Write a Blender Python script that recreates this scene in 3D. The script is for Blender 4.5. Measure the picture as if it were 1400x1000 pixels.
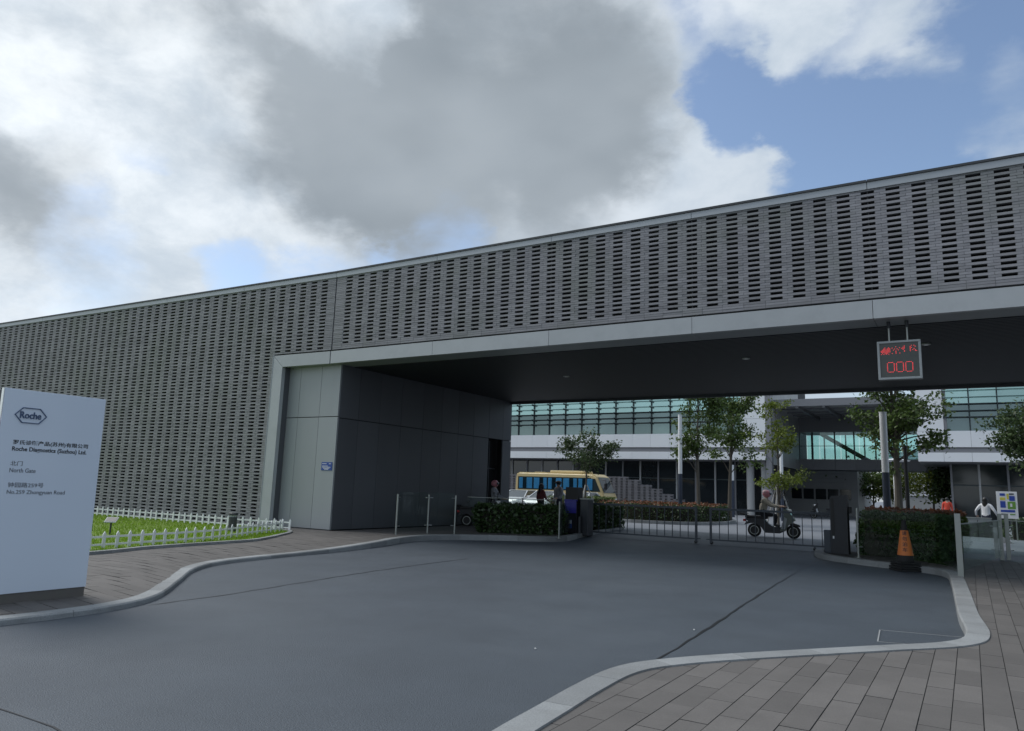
import bpy, bmesh, math, random
from math import radians, sin, cos, pi, tan, atan2, hypot
from mathutils import Vector, Matrix

random.seed(7)
for o in list(bpy.data.objects):
    bpy.data.objects.remove(o)
scene = bpy.context.scene
COL = scene.collection

# ------------------------------------------------------------------ camera
F_PX, YAW, PITCH, ROLL, CAM_H = 1004.06, radians(-31.9018), radians(9.4795), radians(1.9463), 1.6
fw = Vector((sin(YAW) * cos(PITCH), cos(YAW) * cos(PITCH), sin(PITCH)))
r0 = Vector((cos(YAW), -sin(YAW), 0))
u0 = r0.cross(fw)
rt = r0 * cos(ROLL) + u0 * sin(ROLL)
up = -r0 * sin(ROLL) + u0 * cos(ROLL)
CAM = Vector((0, 0, CAM_H))
cam = bpy.data.cameras.new('camera')
cam.sensor_fit = 'HORIZONTAL'
cam.sensor_width = 36
cam.lens = 36 * F_PX / 1400
cam.clip_end = 3000
cam.clip_start = 0.05
camo = bpy.data.objects.new('camera', cam)
COL.objects.link(camo)
m = Matrix((rt, up, -fw)).transposed().to_4x4()
m.translation = CAM
camo.matrix_world = m
scene.camera = camo


def ray(x, y):
    return fw + rt * ((x - 700) / F_PX) - up * ((y - 500) / F_PX)


def G(x, y, z=0.0):
    """pixel of the photograph -> point on the level z"""
    d = ray(x, y)
    return CAM + d * ((z - CAM_H) / d.z)


def onY(x, y, Y):
    d = ray(x, y)
    return CAM + d * (Y / d.y)


# ------------------------------------------------------------------ world, sun, exposure
SUN_EL, SUN_AZ = radians(50), radians(-98)
sun_dir = Vector((sin(SUN_AZ) * cos(SUN_EL), cos(SUN_AZ) * cos(SUN_EL), sin(SUN_EL)))
world = bpy.data.worlds.new('World')
scene.world = world
world.use_nodes = True
wn, wl = world.node_tree.nodes, world.node_tree.links
wn.clear()


def wnode(t, **k):
    n = wn.new(t)
    for a, b in k.items():
        setattr(n, a, b)
    return n


def wset(sock, v):
    if hasattr(v, 'is_output'):
        wl.new(v, sock)
    else:
        sock.default_value = v


def wmath(op, a, b=0.0, clamp=False):
    n = wnode('ShaderNodeMath', operation=op, use_clamp=clamp)
    wset(n.inputs[0], a)
    wset(n.inputs[1], b)
    return n.outputs[0]


def wvec(op, a, b):
    n = wnode('ShaderNodeVectorMath', operation=op)
    wset(n.inputs[0], a)
    wset(n.inputs[1], b)
    return n.outputs['Value'] if op == 'DOT_PRODUCT' else n.outputs[0]


def wstep(v, lo, hi):
    n = wnode('ShaderNodeMapRange', interpolation_type='SMOOTHSTEP')
    wset(n.inputs['Value'], v)
    n.inputs['From Min'].default_value = lo
    n.inputs['From Max'].default_value = hi
    return n.outputs['Result']


def wmix(f, a, b):
    n = wnode('ShaderNodeMix', data_type='RGBA')
    wset(n.inputs['Factor'], f)
    wset(n.inputs[6], a)
    wset(n.inputs[7], b)
    return n.outputs[2]


tc = wnode('ShaderNodeTexCoord')
dirv = wvec('NORMALIZE', tc.outputs['Generated'], (0, 0, 0))


def wnoise(vec, scale, detail, rough, dist=0.0):
    n = wnode('ShaderNodeTexNoise')
    wset(n.inputs['Vector'], vec)
    n.inputs['Scale'].default_value = scale
    n.inputs['Detail'].default_value = detail
    n.inputs['Roughness'].default_value = rough
    n.inputs['Distortion'].default_value = dist
    return n


stretch = wvec('MULTIPLY', dirv, (1.0, 1.0, 1.7))
warp = wnoise(stretch, 4.5, 7, 0.58)
wv = wvec('MULTIPLY', wvec('SUBTRACT', warp.outputs['Color'], (0.5, 0.5, 0.5)), (0.24, 0.24, 0.24))
dw = wvec('NORMALIZE', wvec('ADD', dirv, wv), (0, 0, 0))


def blobs(lst):
    tot = None
    for (x, y, r_, w) in lst:
        c = ray(x, y).normalized()
        d = wvec('DOT_PRODUCT', dw, tuple(c))
        v = wmath('MULTIPLY', wstep(d, cos(radians(r_)), cos(radians(r_ * 0.25))), w)
        tot = v if tot is None else wmath('ADD', tot, v)
    return tot


fbm = wnoise(stretch, 2.6, 10, 0.57, 0.2).outputs['Fac']
fine = wnoise(stretch, 7.0, 8, 0.62, 0.25).outputs['Fac']
soft = wnoise(stretch, 3.2, 3, 0.5).outputs['Fac']
cover_bias = blobs([(330, 60, 17, .26), (620, 150, 17, .34), (800, 190, 9, .26), (120, 230, 20, .10), (880, 110, 6, .22),
                    (960, 250, 7, .44), (1050, 275, 5, .30), (200, 410, 7, .12), (780, 290, 7, .26), (1040, 15, 6, .30), (1170, -5, 8, .34), (1330, 165, 6, .26), (1270, 60, 6, .12),
                    (1395, 130, 5, .22), (1150, 170, 17, -.44), (985, 120, 5, -.24), (1320, 300, 12, -.30), (590, 318, 6, -.34), (470, 345, 5, -.26), (330, 385, 4, -.24), (110, 350, 5, -.16),
                    (1390, 30, 7, -.22), (190, 215, 3, -.2)])
D = wmath('ADD', wmath('ADD', fbm, 0.15), cover_bias)
cov = wstep(D, 0.40, 0.76)
thick_bias = blobs([(280, 40, 13, .46), (450, 140, 9, .35), (640, 130, 17, .60), (560, 200, 9, .35), (800, 150, 9, .35), (820, 240, 7, .25), (60, 290, 6, .40), (-60, 270, 6, .3),
                    (470, 45, 6, -.85), (890, 190, 4, -.2), (120, 80, 12, -.3), (1150, 20, 12, -.4), (980, 255, 8, -.3), (1340, 160, 8, -.4)])
T = wmath('ADD', wmath('MULTIPLY', wmath('SUBTRACT', fbm, 0.40), 1.5), thick_bias)
thick = wstep(T, -0.05, 1.05)
sunny = wstep(wvec('DOT_PRODUCT', dirv, tuple(sun_dir)), 0.1, 1.0)
white = wmix(sunny, (0.47, 0.53, 0.60, 1), (0.84, 0.885, 0.92, 1))
white = wmix(wstep(fine, 0.28, 0.72), wmix(0.62, white, (0.33, 0.41, 0.50, 1)), white)
grey = wmix(wstep(soft, 0.30, 0.70), (0.215, 0.25, 0.285, 1), (0.30, 0.34, 0.38, 1))
ccol = wmix(wmath('MULTIPLY', thick, 0.94), white, grey)
sky = wnode('ShaderNodeTexSky')
sky.sky_type = 'NISHITA'
sky.sun_disc = False
sky.sun_elevation = SUN_EL
sky.sun_rotation = SUN_AZ
sky.air_density = 1.0
sky.dust_density = 1.2
bg1 = wnode('ShaderNodeBackground')
wl.new(sky.outputs[0], bg1.inputs[0])
bg1.inputs[1].default_value = 0.108
bg2 = wnode('ShaderNodeBackground')
wl.new(ccol, bg2.inputs[0])
bg2.inputs[1].default_value = 0.86
mx = wnode('ShaderNodeMixShader')
wl.new(cov, mx.inputs[0])
wl.new(bg1.outputs[0], mx.inputs[1])
wl.new(bg2.outputs[0], mx.inputs[2])
wo = wnode('ShaderNodeOutputWorld')
wl.new(mx.outputs[0], wo.inputs[0])

sl = bpy.data.lights.new('sun', 'SUN')
sl.energy = 1.5
sl.angle = radians(35)
sl.color = (1.0, 0.975, 0.94)
slo = bpy.data.objects.new('sun', sl)
COL.objects.link(slo)
slo.rotation_euler = (-sun_dir).to_track_quat('-Z', 'Y').to_euler()
slo.location = (-30, 0, 40)

vs = scene.view_settings
vs.view_transform = 'Standard'
vs.look = 'None'
vs.exposure = 0.54
vs.gamma = 1.0
vs.use_curve_mapping = False
scene.cycles.max_bounces = 8


# ------------------------------------------------------------------ materials
MATS = {}


def mat(name, col, rough=.6, metal=0.0, var=.12, vscale=6.0, bump=0.0, bscale=80.0, spec=.5, orand=0.0, island=0.0,
        emit=0.0, stain=None, stscale=.5, coat=0.0, speck=0.0, transl=0.0, stretch=(1, 1, 1), rvar=0.0):
    mt = bpy.data.materials.new(name)
    mt.use_nodes = True
    nt = mt.node_tree
    N, L = nt.nodes, nt.links
    b = N['Principled BSDF']
    b.inputs['Roughness'].default_value = rough
    b.inputs['Metallic'].default_value = metal
    b.inputs['Specular IOR Level'].default_value = spec
    b.inputs['Coat Weight'].default_value = coat
    geo = N.new('ShaderNodeNewGeometry')

    def math_(op, a, c=0.0):
        n = N.new('ShaderNodeMath')
        n.operation = op
        for s, v in ((n.inputs[0], a), (n.inputs[1], c)):
            if hasattr(v, 'is_output'):
                L.new(v, s)
            else:
                s.default_value = v
        return n.outputs[0]

    def noise(scale, detail=4, rgh=.6, st=(1, 1, 1)):
        vm = N.new('ShaderNodeVectorMath')
        vm.operation = 'MULTIPLY'
        L.new(geo.outputs['Position'], vm.inputs[0])
        vm.inputs[1].default_value = st
        n = N.new('ShaderNodeTexNoise')
        n.inputs['Scale'].default_value = scale
        n.inputs['Detail'].default_value = detail
        n.inputs['Roughness'].default_value = rgh
        L.new(vm.outputs[0], n.inputs['Vector'])
        return n.outputs['Fac']
    nz = noise(vscale, 5, .6, stretch)
    fac = math_('ADD', 1.0 - var, math_('MULTIPLY', nz, 2 * var))
    if orand:
        oi = N.new('ShaderNodeObjectInfo')
        fac = math_('MULTIPLY', fac, math_('ADD', 1 - orand, math_('MULTIPLY', oi.outputs['Random'], 2 * orand)))
    if island:
        fac = math_('MULTIPLY', fac, math_('ADD', 1 - island, math_('MULTIPLY', geo.outputs['Random Per Island'], 2 * island)))
    if speck:
        sp = noise(75.0, 4, .7)
        mrs = N.new('ShaderNodeMapRange')
        L.new(sp, mrs.inputs['Value'])
        mrs.inputs['From Min'].default_value = .34
        mrs.inputs['From Max'].default_value = .66
        fac = math_('MULTIPLY', fac, math_('ADD', 1 - speck, math_('MULTIPLY', mrs.outputs[0], 2 * speck)))
    vm = N.new('ShaderNodeVectorMath')
    vm.operation = 'SCALE'
    vm.inputs[0].default_value = col[:3]
    L.new(fac, vm.inputs['Scale'])
    csock = vm.outputs[0]
    if stain:
        sc, amt = stain
        n2 = noise(stscale, 6, .65)
        mr = N.new('ShaderNodeMapRange')
        L.new(n2, mr.inputs['Value'])
        mr.inputs['From Min'].default_value = .48
        mr.inputs['From Max'].default_value = .75
        mr.inputs['To Max'].default_value = amt
        mxn = N.new('ShaderNodeMix')
        mxn.data_type = 'RGBA'
        L.new(mr.outputs[0], mxn.inputs['Factor'])
        L.new(csock, mxn.inputs[6])
        mxn.inputs[7].default_value = (*sc, 1)
        csock = mxn.outputs[2]
    L.new(csock, b.inputs['Base Color'])
    if rvar:
        L.new(math_('ADD', rough - rvar, math_('MULTIPLY', noise(vscale * .37 + .2, 4, .6), 2 * rvar)), b.inputs['Roughness'])
    if emit:
        b.inputs['Emission Color'].default_value = (*col[:3], 1)
        b.inputs['Emission Strength'].default_value = emit
    if bump:
        bn = N.new('ShaderNodeBump')
        bn.inputs['Strength'].default_value = bump
        bn.inputs['Distance'].default_value = .01
        L.new(noise(bscale, 3, .6), bn.inputs['Height'])
        L.new(bn.outputs[0], b.inputs['Normal'])
    if transl:
        out = N['Material Output']
        tr = N.new('ShaderNodeBsdfTranslucent')
        L.new(csock, tr.inputs['Color'])
        ms = N.new('ShaderNodeMixShader')
        ms.inputs[0].default_value = transl
        L.new(b.outputs[0], ms.inputs[1])
        L.new(tr.outputs[0], ms.inputs[2])
        L.new(ms.outputs[0], out.inputs['Surface'])
    MATS[name] = mt
    return mt


def glass_mat(name, tint, clear, rough=.02):
    """clear architectural glass: mostly see-through plus a fresnel reflection"""
    mt = bpy.data.materials.new(name)
    mt.use_nodes = True
    N, L = mt.node_tree.nodes, mt.node_tree.links
    N.clear()
    tr = N.new('ShaderNodeBsdfTransparent')
    tr.inputs[0].default_value = (*tint, 1)
    gl = N.new('ShaderNodeBsdfGlossy')
    gl.inputs['Roughness'].default_value = rough
    gl.inputs['Color'].default_value = (.9, .95, .95, 1)
    lw = N.new('ShaderNodeLayerWeight')
    lw.inputs[0].default_value = .5
    pw = N.new('ShaderNodeMath')
    pw.operation = 'POWER'
    L.new(lw.outputs['Facing'], pw.inputs[0])
    pw.inputs[1].default_value = 4.5
    ad = N.new('ShaderNodeMath')
    ad.operation = 'ADD'
    ad.use_clamp = True
    L.new(pw.outputs[0], ad.inputs[0])
    ad.inputs[1].default_value = clear
    ms = N.new('ShaderNodeMixShader')
    L.new(ad.outputs[0], ms.inputs[0])
    L.new(tr.outputs[0], ms.inputs[1])
    L.new(gl.outputs[0], ms.inputs[2])
    o = N.new('ShaderNodeOutputMaterial')
    L.new(ms.outputs[0], o.inputs[0])
    MATS[name] = mt
    return mt


mat('asphalt', (.062, .077, .094), .6, var=.26, vscale=.8, bump=.8, bscale=90, speck=.42, rvar=.12, stain=((.088, .106, .124), .8), stscale=.3)
mat('courtlit', (.175, .19, .215), .7, var=.12, vscale=.6, bump=.2, bscale=60, speck=.1)  # road paving again, with open courtyard sunlight put into a lighter colour
mat('seam', (.012, .013, .015), .5, var=.3)
mat('kerb', (.255, .268, .272), .75, var=.2, vscale=3, bump=.3, bscale=140, speck=.18, orand=.17, stain=((.17, .175, .17), .5), stscale=2.2)
mat('paver', (.125, .117, .110), .7, var=.16, vscale=4, bump=.25, bscale=60, speck=.10, orand=.16, island=.14, stain=((.09, .085, .08), .6), stscale=1.2)
mat('paver_joint', (.05, .05, .048), .9)
mat('soil', (.05, .04, .03), .95)
mat('lawn', (.12, .20, .014), .9, var=.3, vscale=9, bump=.6, bscale=60)
mat('grass', (.20, .33, .02), .6, var=.25, vscale=3, island=.35, transl=.35)
mat('brick', (.285, .283, .30), .8, var=.14, vscale=5, bump=.35, bscale=90, orand=.14, island=.16, stain=((.19, .215, .175), .55), stscale=.55)
mat('mortar', (.16, .165, .175), .9, var=.15, vscale=12)
mat('brick_back', (.03, .03, .032), .9)  # dark backing; shade inside the brick holes is put into this colour
mat('cap', (.40, .425, .445), .45, metal=.2, var=.05, vscale=2)
mat('capedge', (.045, .05, .055), .5)
mat('fascia', (.41, .43, .44), .42, metal=.15, var=.06, vscale=1.5, orand=.05, stain=((.30, .32, .33), .4), stscale=1.6)
mat('panel', (.31, .33, .34), .46, metal=.2, var=.06, vscale=1.2, orand=.06, stretch=(1, 1, .3), rvar=.08)
mat('panelshaded', (.095, .10, .11), .5, metal=.1, var=.08, vscale=1.2, orand=.08, stretch=(1, 1, .3), rvar=.08)  # same metal as the pale panels, with the passage's shade put into it
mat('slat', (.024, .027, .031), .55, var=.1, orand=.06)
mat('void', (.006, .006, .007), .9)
mat('steel', (.55, .57, .56), .32, metal=1.0, var=.06)
mat('dullsteel', (.34, .36, .34), .4, metal=.8, var=.08)
mat('dark', (.018, .02, .026), .45, var=.1)
mat('darkgrey', (.04, .044, .052), .45, var=.1)
mat('black', (.008, .008, .009), .5)
mat('gate', (.055, .065, .08), .45, metal=.3, var=.1)
mat('blue', (.035, .03, .30), .35, var=.15)
mat('policeblue', (.02, .07, .30), .4)
mat('white', (.78, .79, .80), .4, var=.03)
mat('pvc', (.78, .79, .80), .45, var=.05, vscale=10, stain=((.6, .61, .58), .3), stscale=4)
mat('signwhite', (.70, .77, .86), .32, var=.02, vscale=1.0, coat=.2)
mat('signside', (.66, .69, .70), .25, metal=.7)
mat('plinth', (.13, .12, .11), .7, var=.12, stain=((.10, .13, .08), .5), stscale=3)
mat('ink', (.012, .014, .02), .5, var=0)
mat('inkgrey', (.10, .11, .13), .5, var=0)
mat('logoblue', (.06, .10, .19), .4, var=0)
mat('led', (1.0, .06, .07), .5, var=0, emit=.75)
mat('ledscreen', (.075, .082, .075), .35, var=.15, vscale=9)
mat('ledframe', (.33, .35, .35), .4, metal=.3)
mat('coneorange', (.62, .17, .03), .5, var=.16, vscale=14, stain=((.35, .12, .04), .5), stscale=7)
mat('rubber', (.012, .012, .013), .75, var=.15)
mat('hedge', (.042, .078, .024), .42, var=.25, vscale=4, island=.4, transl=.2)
mat('hedgelit', (.075, .115, .022), .55, var=.25, vscale=4, island=.4, transl=.25)  # hedge green again, lightened so the lit look is in the colour
mat('redshrub', (.20, .075, .035), .6, var=.25, island=.4, transl=.2)
mat('twig', (.03, .028, .02), .9)
mat('leaf', (.085, .135, .03), .5, var=.2, vscale=2, island=.45, transl=.32)
mat('leafdark', (.055, .09, .028), .5, var=.2, vscale=2, island=.45, transl=.28)
mat('leafyellow', (.13, .17, .02), .5, var=.2, vscale=2, island=.4, transl=.35)
mat('bark', (.10, .09, .075), .9, var=.3, vscale=14, bump=.6, bscale=40)
mat('stake', (.42, .42, .40), .8, var=.15)
mat('whitepanel', (.80, .82, .84), .33, var=.03, vscale=.6, orand=.03)
mat('greypanel', (.20, .205, .22), .42, var=.05, orand=.05)
mat('palegrey', (.40, .41, .41), .5, var=.05, orand=.05)
mat('officeglass_refl', (.19, .25, .25), .05, metal=.6, var=.3, vscale=.25, orand=.25, spec=.6)  # office glass with the darker reflections of its lower part put into the colour
mat('officeglass', (.42, .60, .57), .08, metal=.75, var=.08, vscale=.35, orand=.10, spec=.6)
mat('darkglass', (.02, .026, .03), .08, metal=.0, var=.1, spec=.8, orand=.2)
mat('mullion', (.03, .045, .05), .4)
mat('interior', (.05, .052, .055), .8)
mat('screenwall', (.15, .15, .165), .8, var=.12, island=.12)
mat('buscream', (.62, .49, .25), .35, var=.04, coat=.3)
mat('buspeach', (.52, .33, .16), .4, var=.05, coat=.2)
mat('busred', (.40, .13, .06), .4)
mat('curtain', (.16, .48, .72), .7, var=.35, vscale=5, stretch=(4, 4, .5))
mat('carwhite', (.72, .74, .75), .25, var=.02, coat=.6)
mat('carglass', (.03, .045, .05), .05, spec=.9)
mat('carblack', (.012, .012, .014), .4)
mat('lamp', (.85, .86, .84), .15)
mat('taillight', (.5, .01, .012), .3)
mat('skin', (.42, .27, .2), .55, var=.05)
mat('hair', (.008, .007, .007), .4)
mat('quartz', (.7, .7, .68), .6)
mat('pinkhelmet', (.50, .20, .23), .35)
mat('pinkwhite', (.62, .40, .42), .35)
mat('shirtgrey', (.24, .25, .27), .85, var=.1)
mat('shirtbeige', (.34, .31, .25), .85, var=.6, vscale=22)
mat('shirtwhite', (.72, .73, .76), .8, var=.06)
mat('shirtred', (.11, .025, .03), .8, var=.1)
mat('shirtorange', (.60, .07, .04), .8, var=.1)
mat('trousers', (.014, .015, .02), .8)
mat('navy', (.02, .024, .05), .8)
mat('shoe', (.02, .02, .02), .6)
mat('scootergreen', (.10, .125, .10), .3, coat=.4)
mat('boardblue', (.03, .07, .36), .5)
mat('boardgreen', (.14, .30, .05), .5)
mat('boardyellow', (.62, .55, .08), .5)
mat('polewhite', (.80, .82, .83), .4, var=.03)
mat('poleblue', (.03, .042, .07), .45)
mat('recept', (.34, .37, .38), .45, var=.04)
glass_mat('railglass', (.93, .97, .95), .012)
glass_mat('bridgeglass', (.80, .93, .92), .08)
glass_mat('buswindow', (.75, .85, .9), .03)


# ------------------------------------------------------------------ mesh helpers
class MB:
    def __init__(s):
        s.v, s.f, s.mi = [], [], []

    def quad(s, *p, mi=0):
        b = len(s.v)
        s.v += [tuple(q) for q in p]
        s.f.append(tuple(range(b, b + len(p))))
        s.mi.append(mi)
        return s

    def box(s, x0, x1, y0, y1, z0, z1, bev=0.0, mi=0):
        b = len(s.v)
        if bev <= 0:
            s.v += [(x, y, z) for z in (z0, z1) for y in (y0, y1) for x in (x0, x1)]
            fs = [(0, 2, 3, 1), (4, 5, 7, 6), (0, 1, 5, 4), (2, 6, 7, 3), (0, 4, 6, 2), (1, 3, 7, 5)]
            s.f += [tuple(b + i for i in q) for q in fs]
            s.mi += [mi] * 6
            return s
        bm = bmesh.new()
        bmesh.ops.create_cube(bm, size=1)
        for v in bm.verts:
            v.co = Vector(((x0 + x1) / 2 + v.co.x * (x1 - x0), (y0 + y1) / 2 + v.co.y * (y1 - y0), (z0 + z1) / 2 + v.co.z * (z1 - z0)))
        bmesh.ops.bevel(bm, geom=bm.edges[:], offset=bev, segments=2, profile=.6, affect='EDGES')
        return s.frombm(bm, mi)

    def frombm(s, bm, mi=0):
        b = len(s.v)
        bm.verts.index_update()
        s.v += [tuple(v.co) for v in bm.verts]
        for f in bm.faces:
            s.f.append(tuple(b + v.index for v in f.verts))
            s.mi.append(mi)
        bm.free()
        return s

    def tube(s, pts, rads, n=8, cap=True, mi=0):
        pts = [Vector(p) for p in pts]
        if not hasattr(rads, '__len__'):
            rads = [rads] * len(pts)
        b = len(s.v)
        for i, p in enumerate(pts):
            t = (pts[min(i + 1, len(pts) - 1)] - pts[max(i - 1, 0)]).normalized()
            a = t.cross(Vector((0, 0, 1)) if abs(t.z) < .95 else Vector((1, 0, 0))).normalized()
            c = t.cross(a)
            for k in range(n):
                q = p + (a * cos(2 * pi * k / n) + c * sin(2 * pi * k / n)) * rads[i]
                s.v.append(tuple(q))
        for i in range(len(pts) - 1):
            for k in range(n):
                k2 = (k + 1) % n
                s.f.append((b + i * n + k, b + i * n + k2, b + (i + 1) * n + k2, b + (i + 1) * n + k))
                s.mi.append(mi)
        if cap:
            s.f.append(tuple(b + k for k in range(n))[::-1])
            s.f.append(tuple(b + (len(pts) - 1) * n + k for k in range(n)))
            s.mi += [mi, mi]
        return s

    def prism(s, poly, z0, z1, mi=0):
        """poly: list of (x, y), counter-clockwise"""
        a = sum(poly[i][0] * poly[(i + 1) % len(poly)][1] - poly[(i + 1) % len(poly)][0] * poly[i][1] for i in range(len(poly)))
        if a < 0:
            poly = poly[::-1]
        b, n = len(s.v), len(poly)
        z0f = z0 if callable(z0) else (lambda x, y: z0)
        z1f = z1 if callable(z1) else (lambda x, y: z1)
        s.v += [(x, y, z0f(x, y)) for x, y in poly] + [(x, y, z1f(x, y)) for x, y in poly]
        s.f.append(tuple(b + i for i in range(n))[::-1])
        s.f.append(tuple(b + n + i for i in range(n)))
        for i in range(n):
            j = (i + 1) % n
            s.f.append((b + i, b + j, b + n + j, b + n + i))
        s.mi += [mi] * (n + 2)
        return s

    def profile_y(s, prof, y0, y1, mi=0):
        """prof: (x, z) outline extruded along y"""
        b, n = len(s.v), len(prof)
        s.v += [(x, y0, z) for x, z in prof] + [(x, y1, z) for x, z in prof]
        s.f.append(tuple(b + i for i in range(n)))
        s.f.append(tuple(b + n + i for i in range(n))[::-1])
        for i in range(n):
            j = (i + 1) % n
            s.f.append((b + j, b + i, b + n + i, b + n + j))
        s.mi += [mi] * (n + 2)
        return s

    def lathe(s, prof, c=(0, 0), n=20, mi=0):
        b = len(s.v)
        for (r_, z) in prof:
            for k in range(n):
                s.v.append((c[0] + r_ * cos(2 * pi * k / n), c[1] + r_ * sin(2 * pi * k / n), z))
        for i in range(len(prof) - 1):
            for k in range(n):
                k2 = (k + 1) % n
                s.f.append((b + i * n + k, b + i * n + k2, b + (i + 1) * n + k2, b + (i + 1) * n + k))
                s.mi.append(mi)
        s.f.append(tuple(b + k for k in range(n))[::-1])
        s.f.append(tuple(b + (len(prof) - 1) * n + k for k in range(n)))
        s.mi += [mi, mi]
        return s

    def ellipsoid(s, c, r_, n=14, m_=9, mi=0):
        b = len(s.v)
        for i in range(m_ + 1):
            th = pi * i / m_
            for k in range(n):
                s.v.append((c[0] + r_[0] * sin(th) * cos(2 * pi * k / n), c[1] + r_[1] * sin(th) * sin(2 * pi * k / n), c[2] + r_[2] * cos(th)))
        for i in range(m_):
            for k in range(n):
                k2 = (k + 1) % n
                s.f.append((b + i * n + k, b + (i + 1) * n + k, b + (i + 1) * n + k2, b + i * n + k2))
                s.mi.append(mi)
        return s

    def map(s, fn):
        s.v = [tuple(fn(*v)) for v in s.v]
        return s

    def rot(s, a, c=(0, 0)):
        ca, sa = cos(a), sin(a)
        return s.map(lambda x, y, z: (c[0] + (x - c[0]) * ca - (y - c[1]) * sa, c[1] + (x - c[0]) * sa + (y - c[1]) * ca, z))

    def build(s, name, mats, parent=None, local=False, smooth=False):
        off = Vector((0, 0, 0))
        if parent is not None and not local:
            p = parent
            while p is not None:
                off += p.location
                p = p.parent
        me = bpy.data.meshes.new(name)
        me.from_pydata([(x - off.x, y - off.y, z - off.z) for x, y, z in s.v], [], s.f)
        if isinstance(mats, str):
            mats = [mats]
        for q in mats:
            me.materials.append(MATS[q])
        if len(mats) > 1:
            me.polygons.foreach_set('material_index', s.mi)
        if smooth:
            me.polygons.foreach_set('use_smooth', [True] * len(me.polygons))
        me.update()
        o = bpy.data.objects.new(name, me)
        COL.objects.link(o)
        o.parent = parent
        return o


def tag(o, label, cat, group=None):
    o['label'] = label
    o['category'] = cat
    if group:
        o['group'] = group
    return o


def thing(name, label, cat, loc=(0, 0, 0), rz=0.0, group=None):
    o = bpy.data.objects.new(name, None)
    o.empty_display_size = .2
    COL.objects.link(o)
    o.location = loc
    o.rotation_euler = (0, 0, rz)
    return tag(o, label, cat, group)


def struct(o):
    o['kind'] = 'structure'
    return o


def stuff(o):
    o['kind'] = 'stuff'
    return o


def dup(root, loc, rz=None, label=None):
    r_ = root.copy()
    COL.objects.link(r_)
    r_.location = loc
    if rz is not None:
        r_.rotation_euler = (0, 0, rz)
    if label:
        r_['label'] = label
    for ch in list(root.children):
        c = ch.copy()
        COL.objects.link(c)
        c.parent = r_
        for g in list(ch.children):
            d = g.copy()
            COL.objects.link(d)
            d.parent = c
    return r_


def catmull(pts, k=6, closed=False):
    pts = [Vector((p[0], p[1])) for p in pts]
    out = []
    n = len(pts)
    rng = n if closed else n - 1
    for i in range(rng):
        if closed:
            a, b, c, d = pts[(i - 1) % n], pts[i], pts[(i + 1) % n], pts[(i + 2) % n]
        else:
            a, b, c, d = pts[max(i - 1, 0)], pts[i], pts[i + 1], pts[min(i + 2, n - 1)]
        for j in range(k):
            t = j / k
            out.append(.5 * ((2 * b) + (c - a) * t + (2 * a - 5 * b + 4 * c - d) * t * t + (3 * b - a - 3 * c + d) * t ** 3))
    if not closed:
        out.append(pts[-1])
    return out


def offset(line, w):
    out = []
    n = len(line)
    for i in range(n):
        t = (line[min(i + 1, n - 1)] - line[max(i - 1, 0)]).normalized()
        out.append(line[i] + Vector((-t.y, t.x)) * w)
    return out


def resample(line, step):
    out = [line[0].copy()]
    acc = 0.0
    for a, b in zip(line, line[1:]):
        L = (b - a).length
        d = step - acc
        while d <= L:
            out.append(a + (b - a) * (d / L))
            d += step
        acc = (acc + L) % step
    if (out[-1] - line[-1]).length > .02:
        out.append(line[-1].copy())
    return out


def clip_rect(poly, x0, x1, y0, y1):
    def clip(ps, inside, inter):
        out = []
        for i in range(len(ps)):
            a, b = ps[i - 1], ps[i]
            if inside(b):
                if not inside(a):
                    out.append(inter(a, b))
                out.append(b)
            elif inside(a):
                out.append(inter(a, b))
        return out

    def ix(xv):
        return lambda a, b: (xv, a[1] + (b[1] - a[1]) * (xv - a[0]) / (b[0] - a[0]))

    def iy(yv):
        return lambda a, b: (a[0] + (b[0] - a[0]) * (yv - a[1]) / (b[1] - a[1]), yv)
    for ins, it in ((lambda p: p[0] >= x0, ix(x0)), (lambda p: p[0] <= x1, ix(x1)), (lambda p: p[1] >= y0, iy(y0)), (lambda p: p[1] <= y1, iy(y1))):
        poly = clip(poly, ins, it)
        if len(poly) < 3:
            return []
    return poly


def area(p):
    return abs(sum(p[i][0] * p[(i + 1) % len(p)][1] - p[(i + 1) % len(p)][0] * p[i][1] for i in range(len(p)))) / 2


def clean(p):
    out = []
    for q in p:
        if not out or hypot(q[0] - out[-1][0], q[1] - out[-1][1]) > 1e-4:
            out.append(q)
    if len(out) > 1 and hypot(out[0][0] - out[-1][0], out[0][1] - out[-1][1]) < 1e-4:
        out.pop()
    # drop zero-width spikes left by the clipping
    ch = True
    while ch and len(out) > 3:
        ch = False
        for i in range(len(out)):
            a, b, c = out[i - 1], out[i], out[(i + 1) % len(out)]
            ux, uy, vx, vy = b[0] - a[0], b[1] - a[1], c[0] - b[0], c[1] - b[1]
            if abs(ux * vy - uy * vx) < 1e-5 * (1 + hypot(ux, uy) * hypot(vx, vy)) and ux * vx + uy * vy < 0:
                out.pop(i)
                ch = True
                break
    res = []
    for q in out:
        if not res or hypot(q[0] - res[-1][0], q[1] - res[-1][1]) > 1e-4:
            res.append(q)
    return res


# ------------------------------------------------------------------ ground levels
PAV = .12        # pavement level
CRT = .20        # courtyard level


def kerb_x(y):
    for (a, b) in zip(left_edge, left_edge[1:]):
        if a[1] <= y <= b[1]:
            return a[0] + (b[0] - a[0]) * (y - a[1]) / (b[1] - a[1])
    return left_edge[0][0]


def sm(t):
    return max(0.0, min(1.0, t))


def left_kerb_top(y):
    return .07 + .09 * sm((y - 11.5) / 4)


def left_pav(x, y):
    """the pavement falls towards the dropped kerb near the street"""
    front = .062 + .058 * sm((kerb_x(y) - x - .2) / .9)
    return front + (.15 - front) * sm((y - 11.5) / 4)


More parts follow.
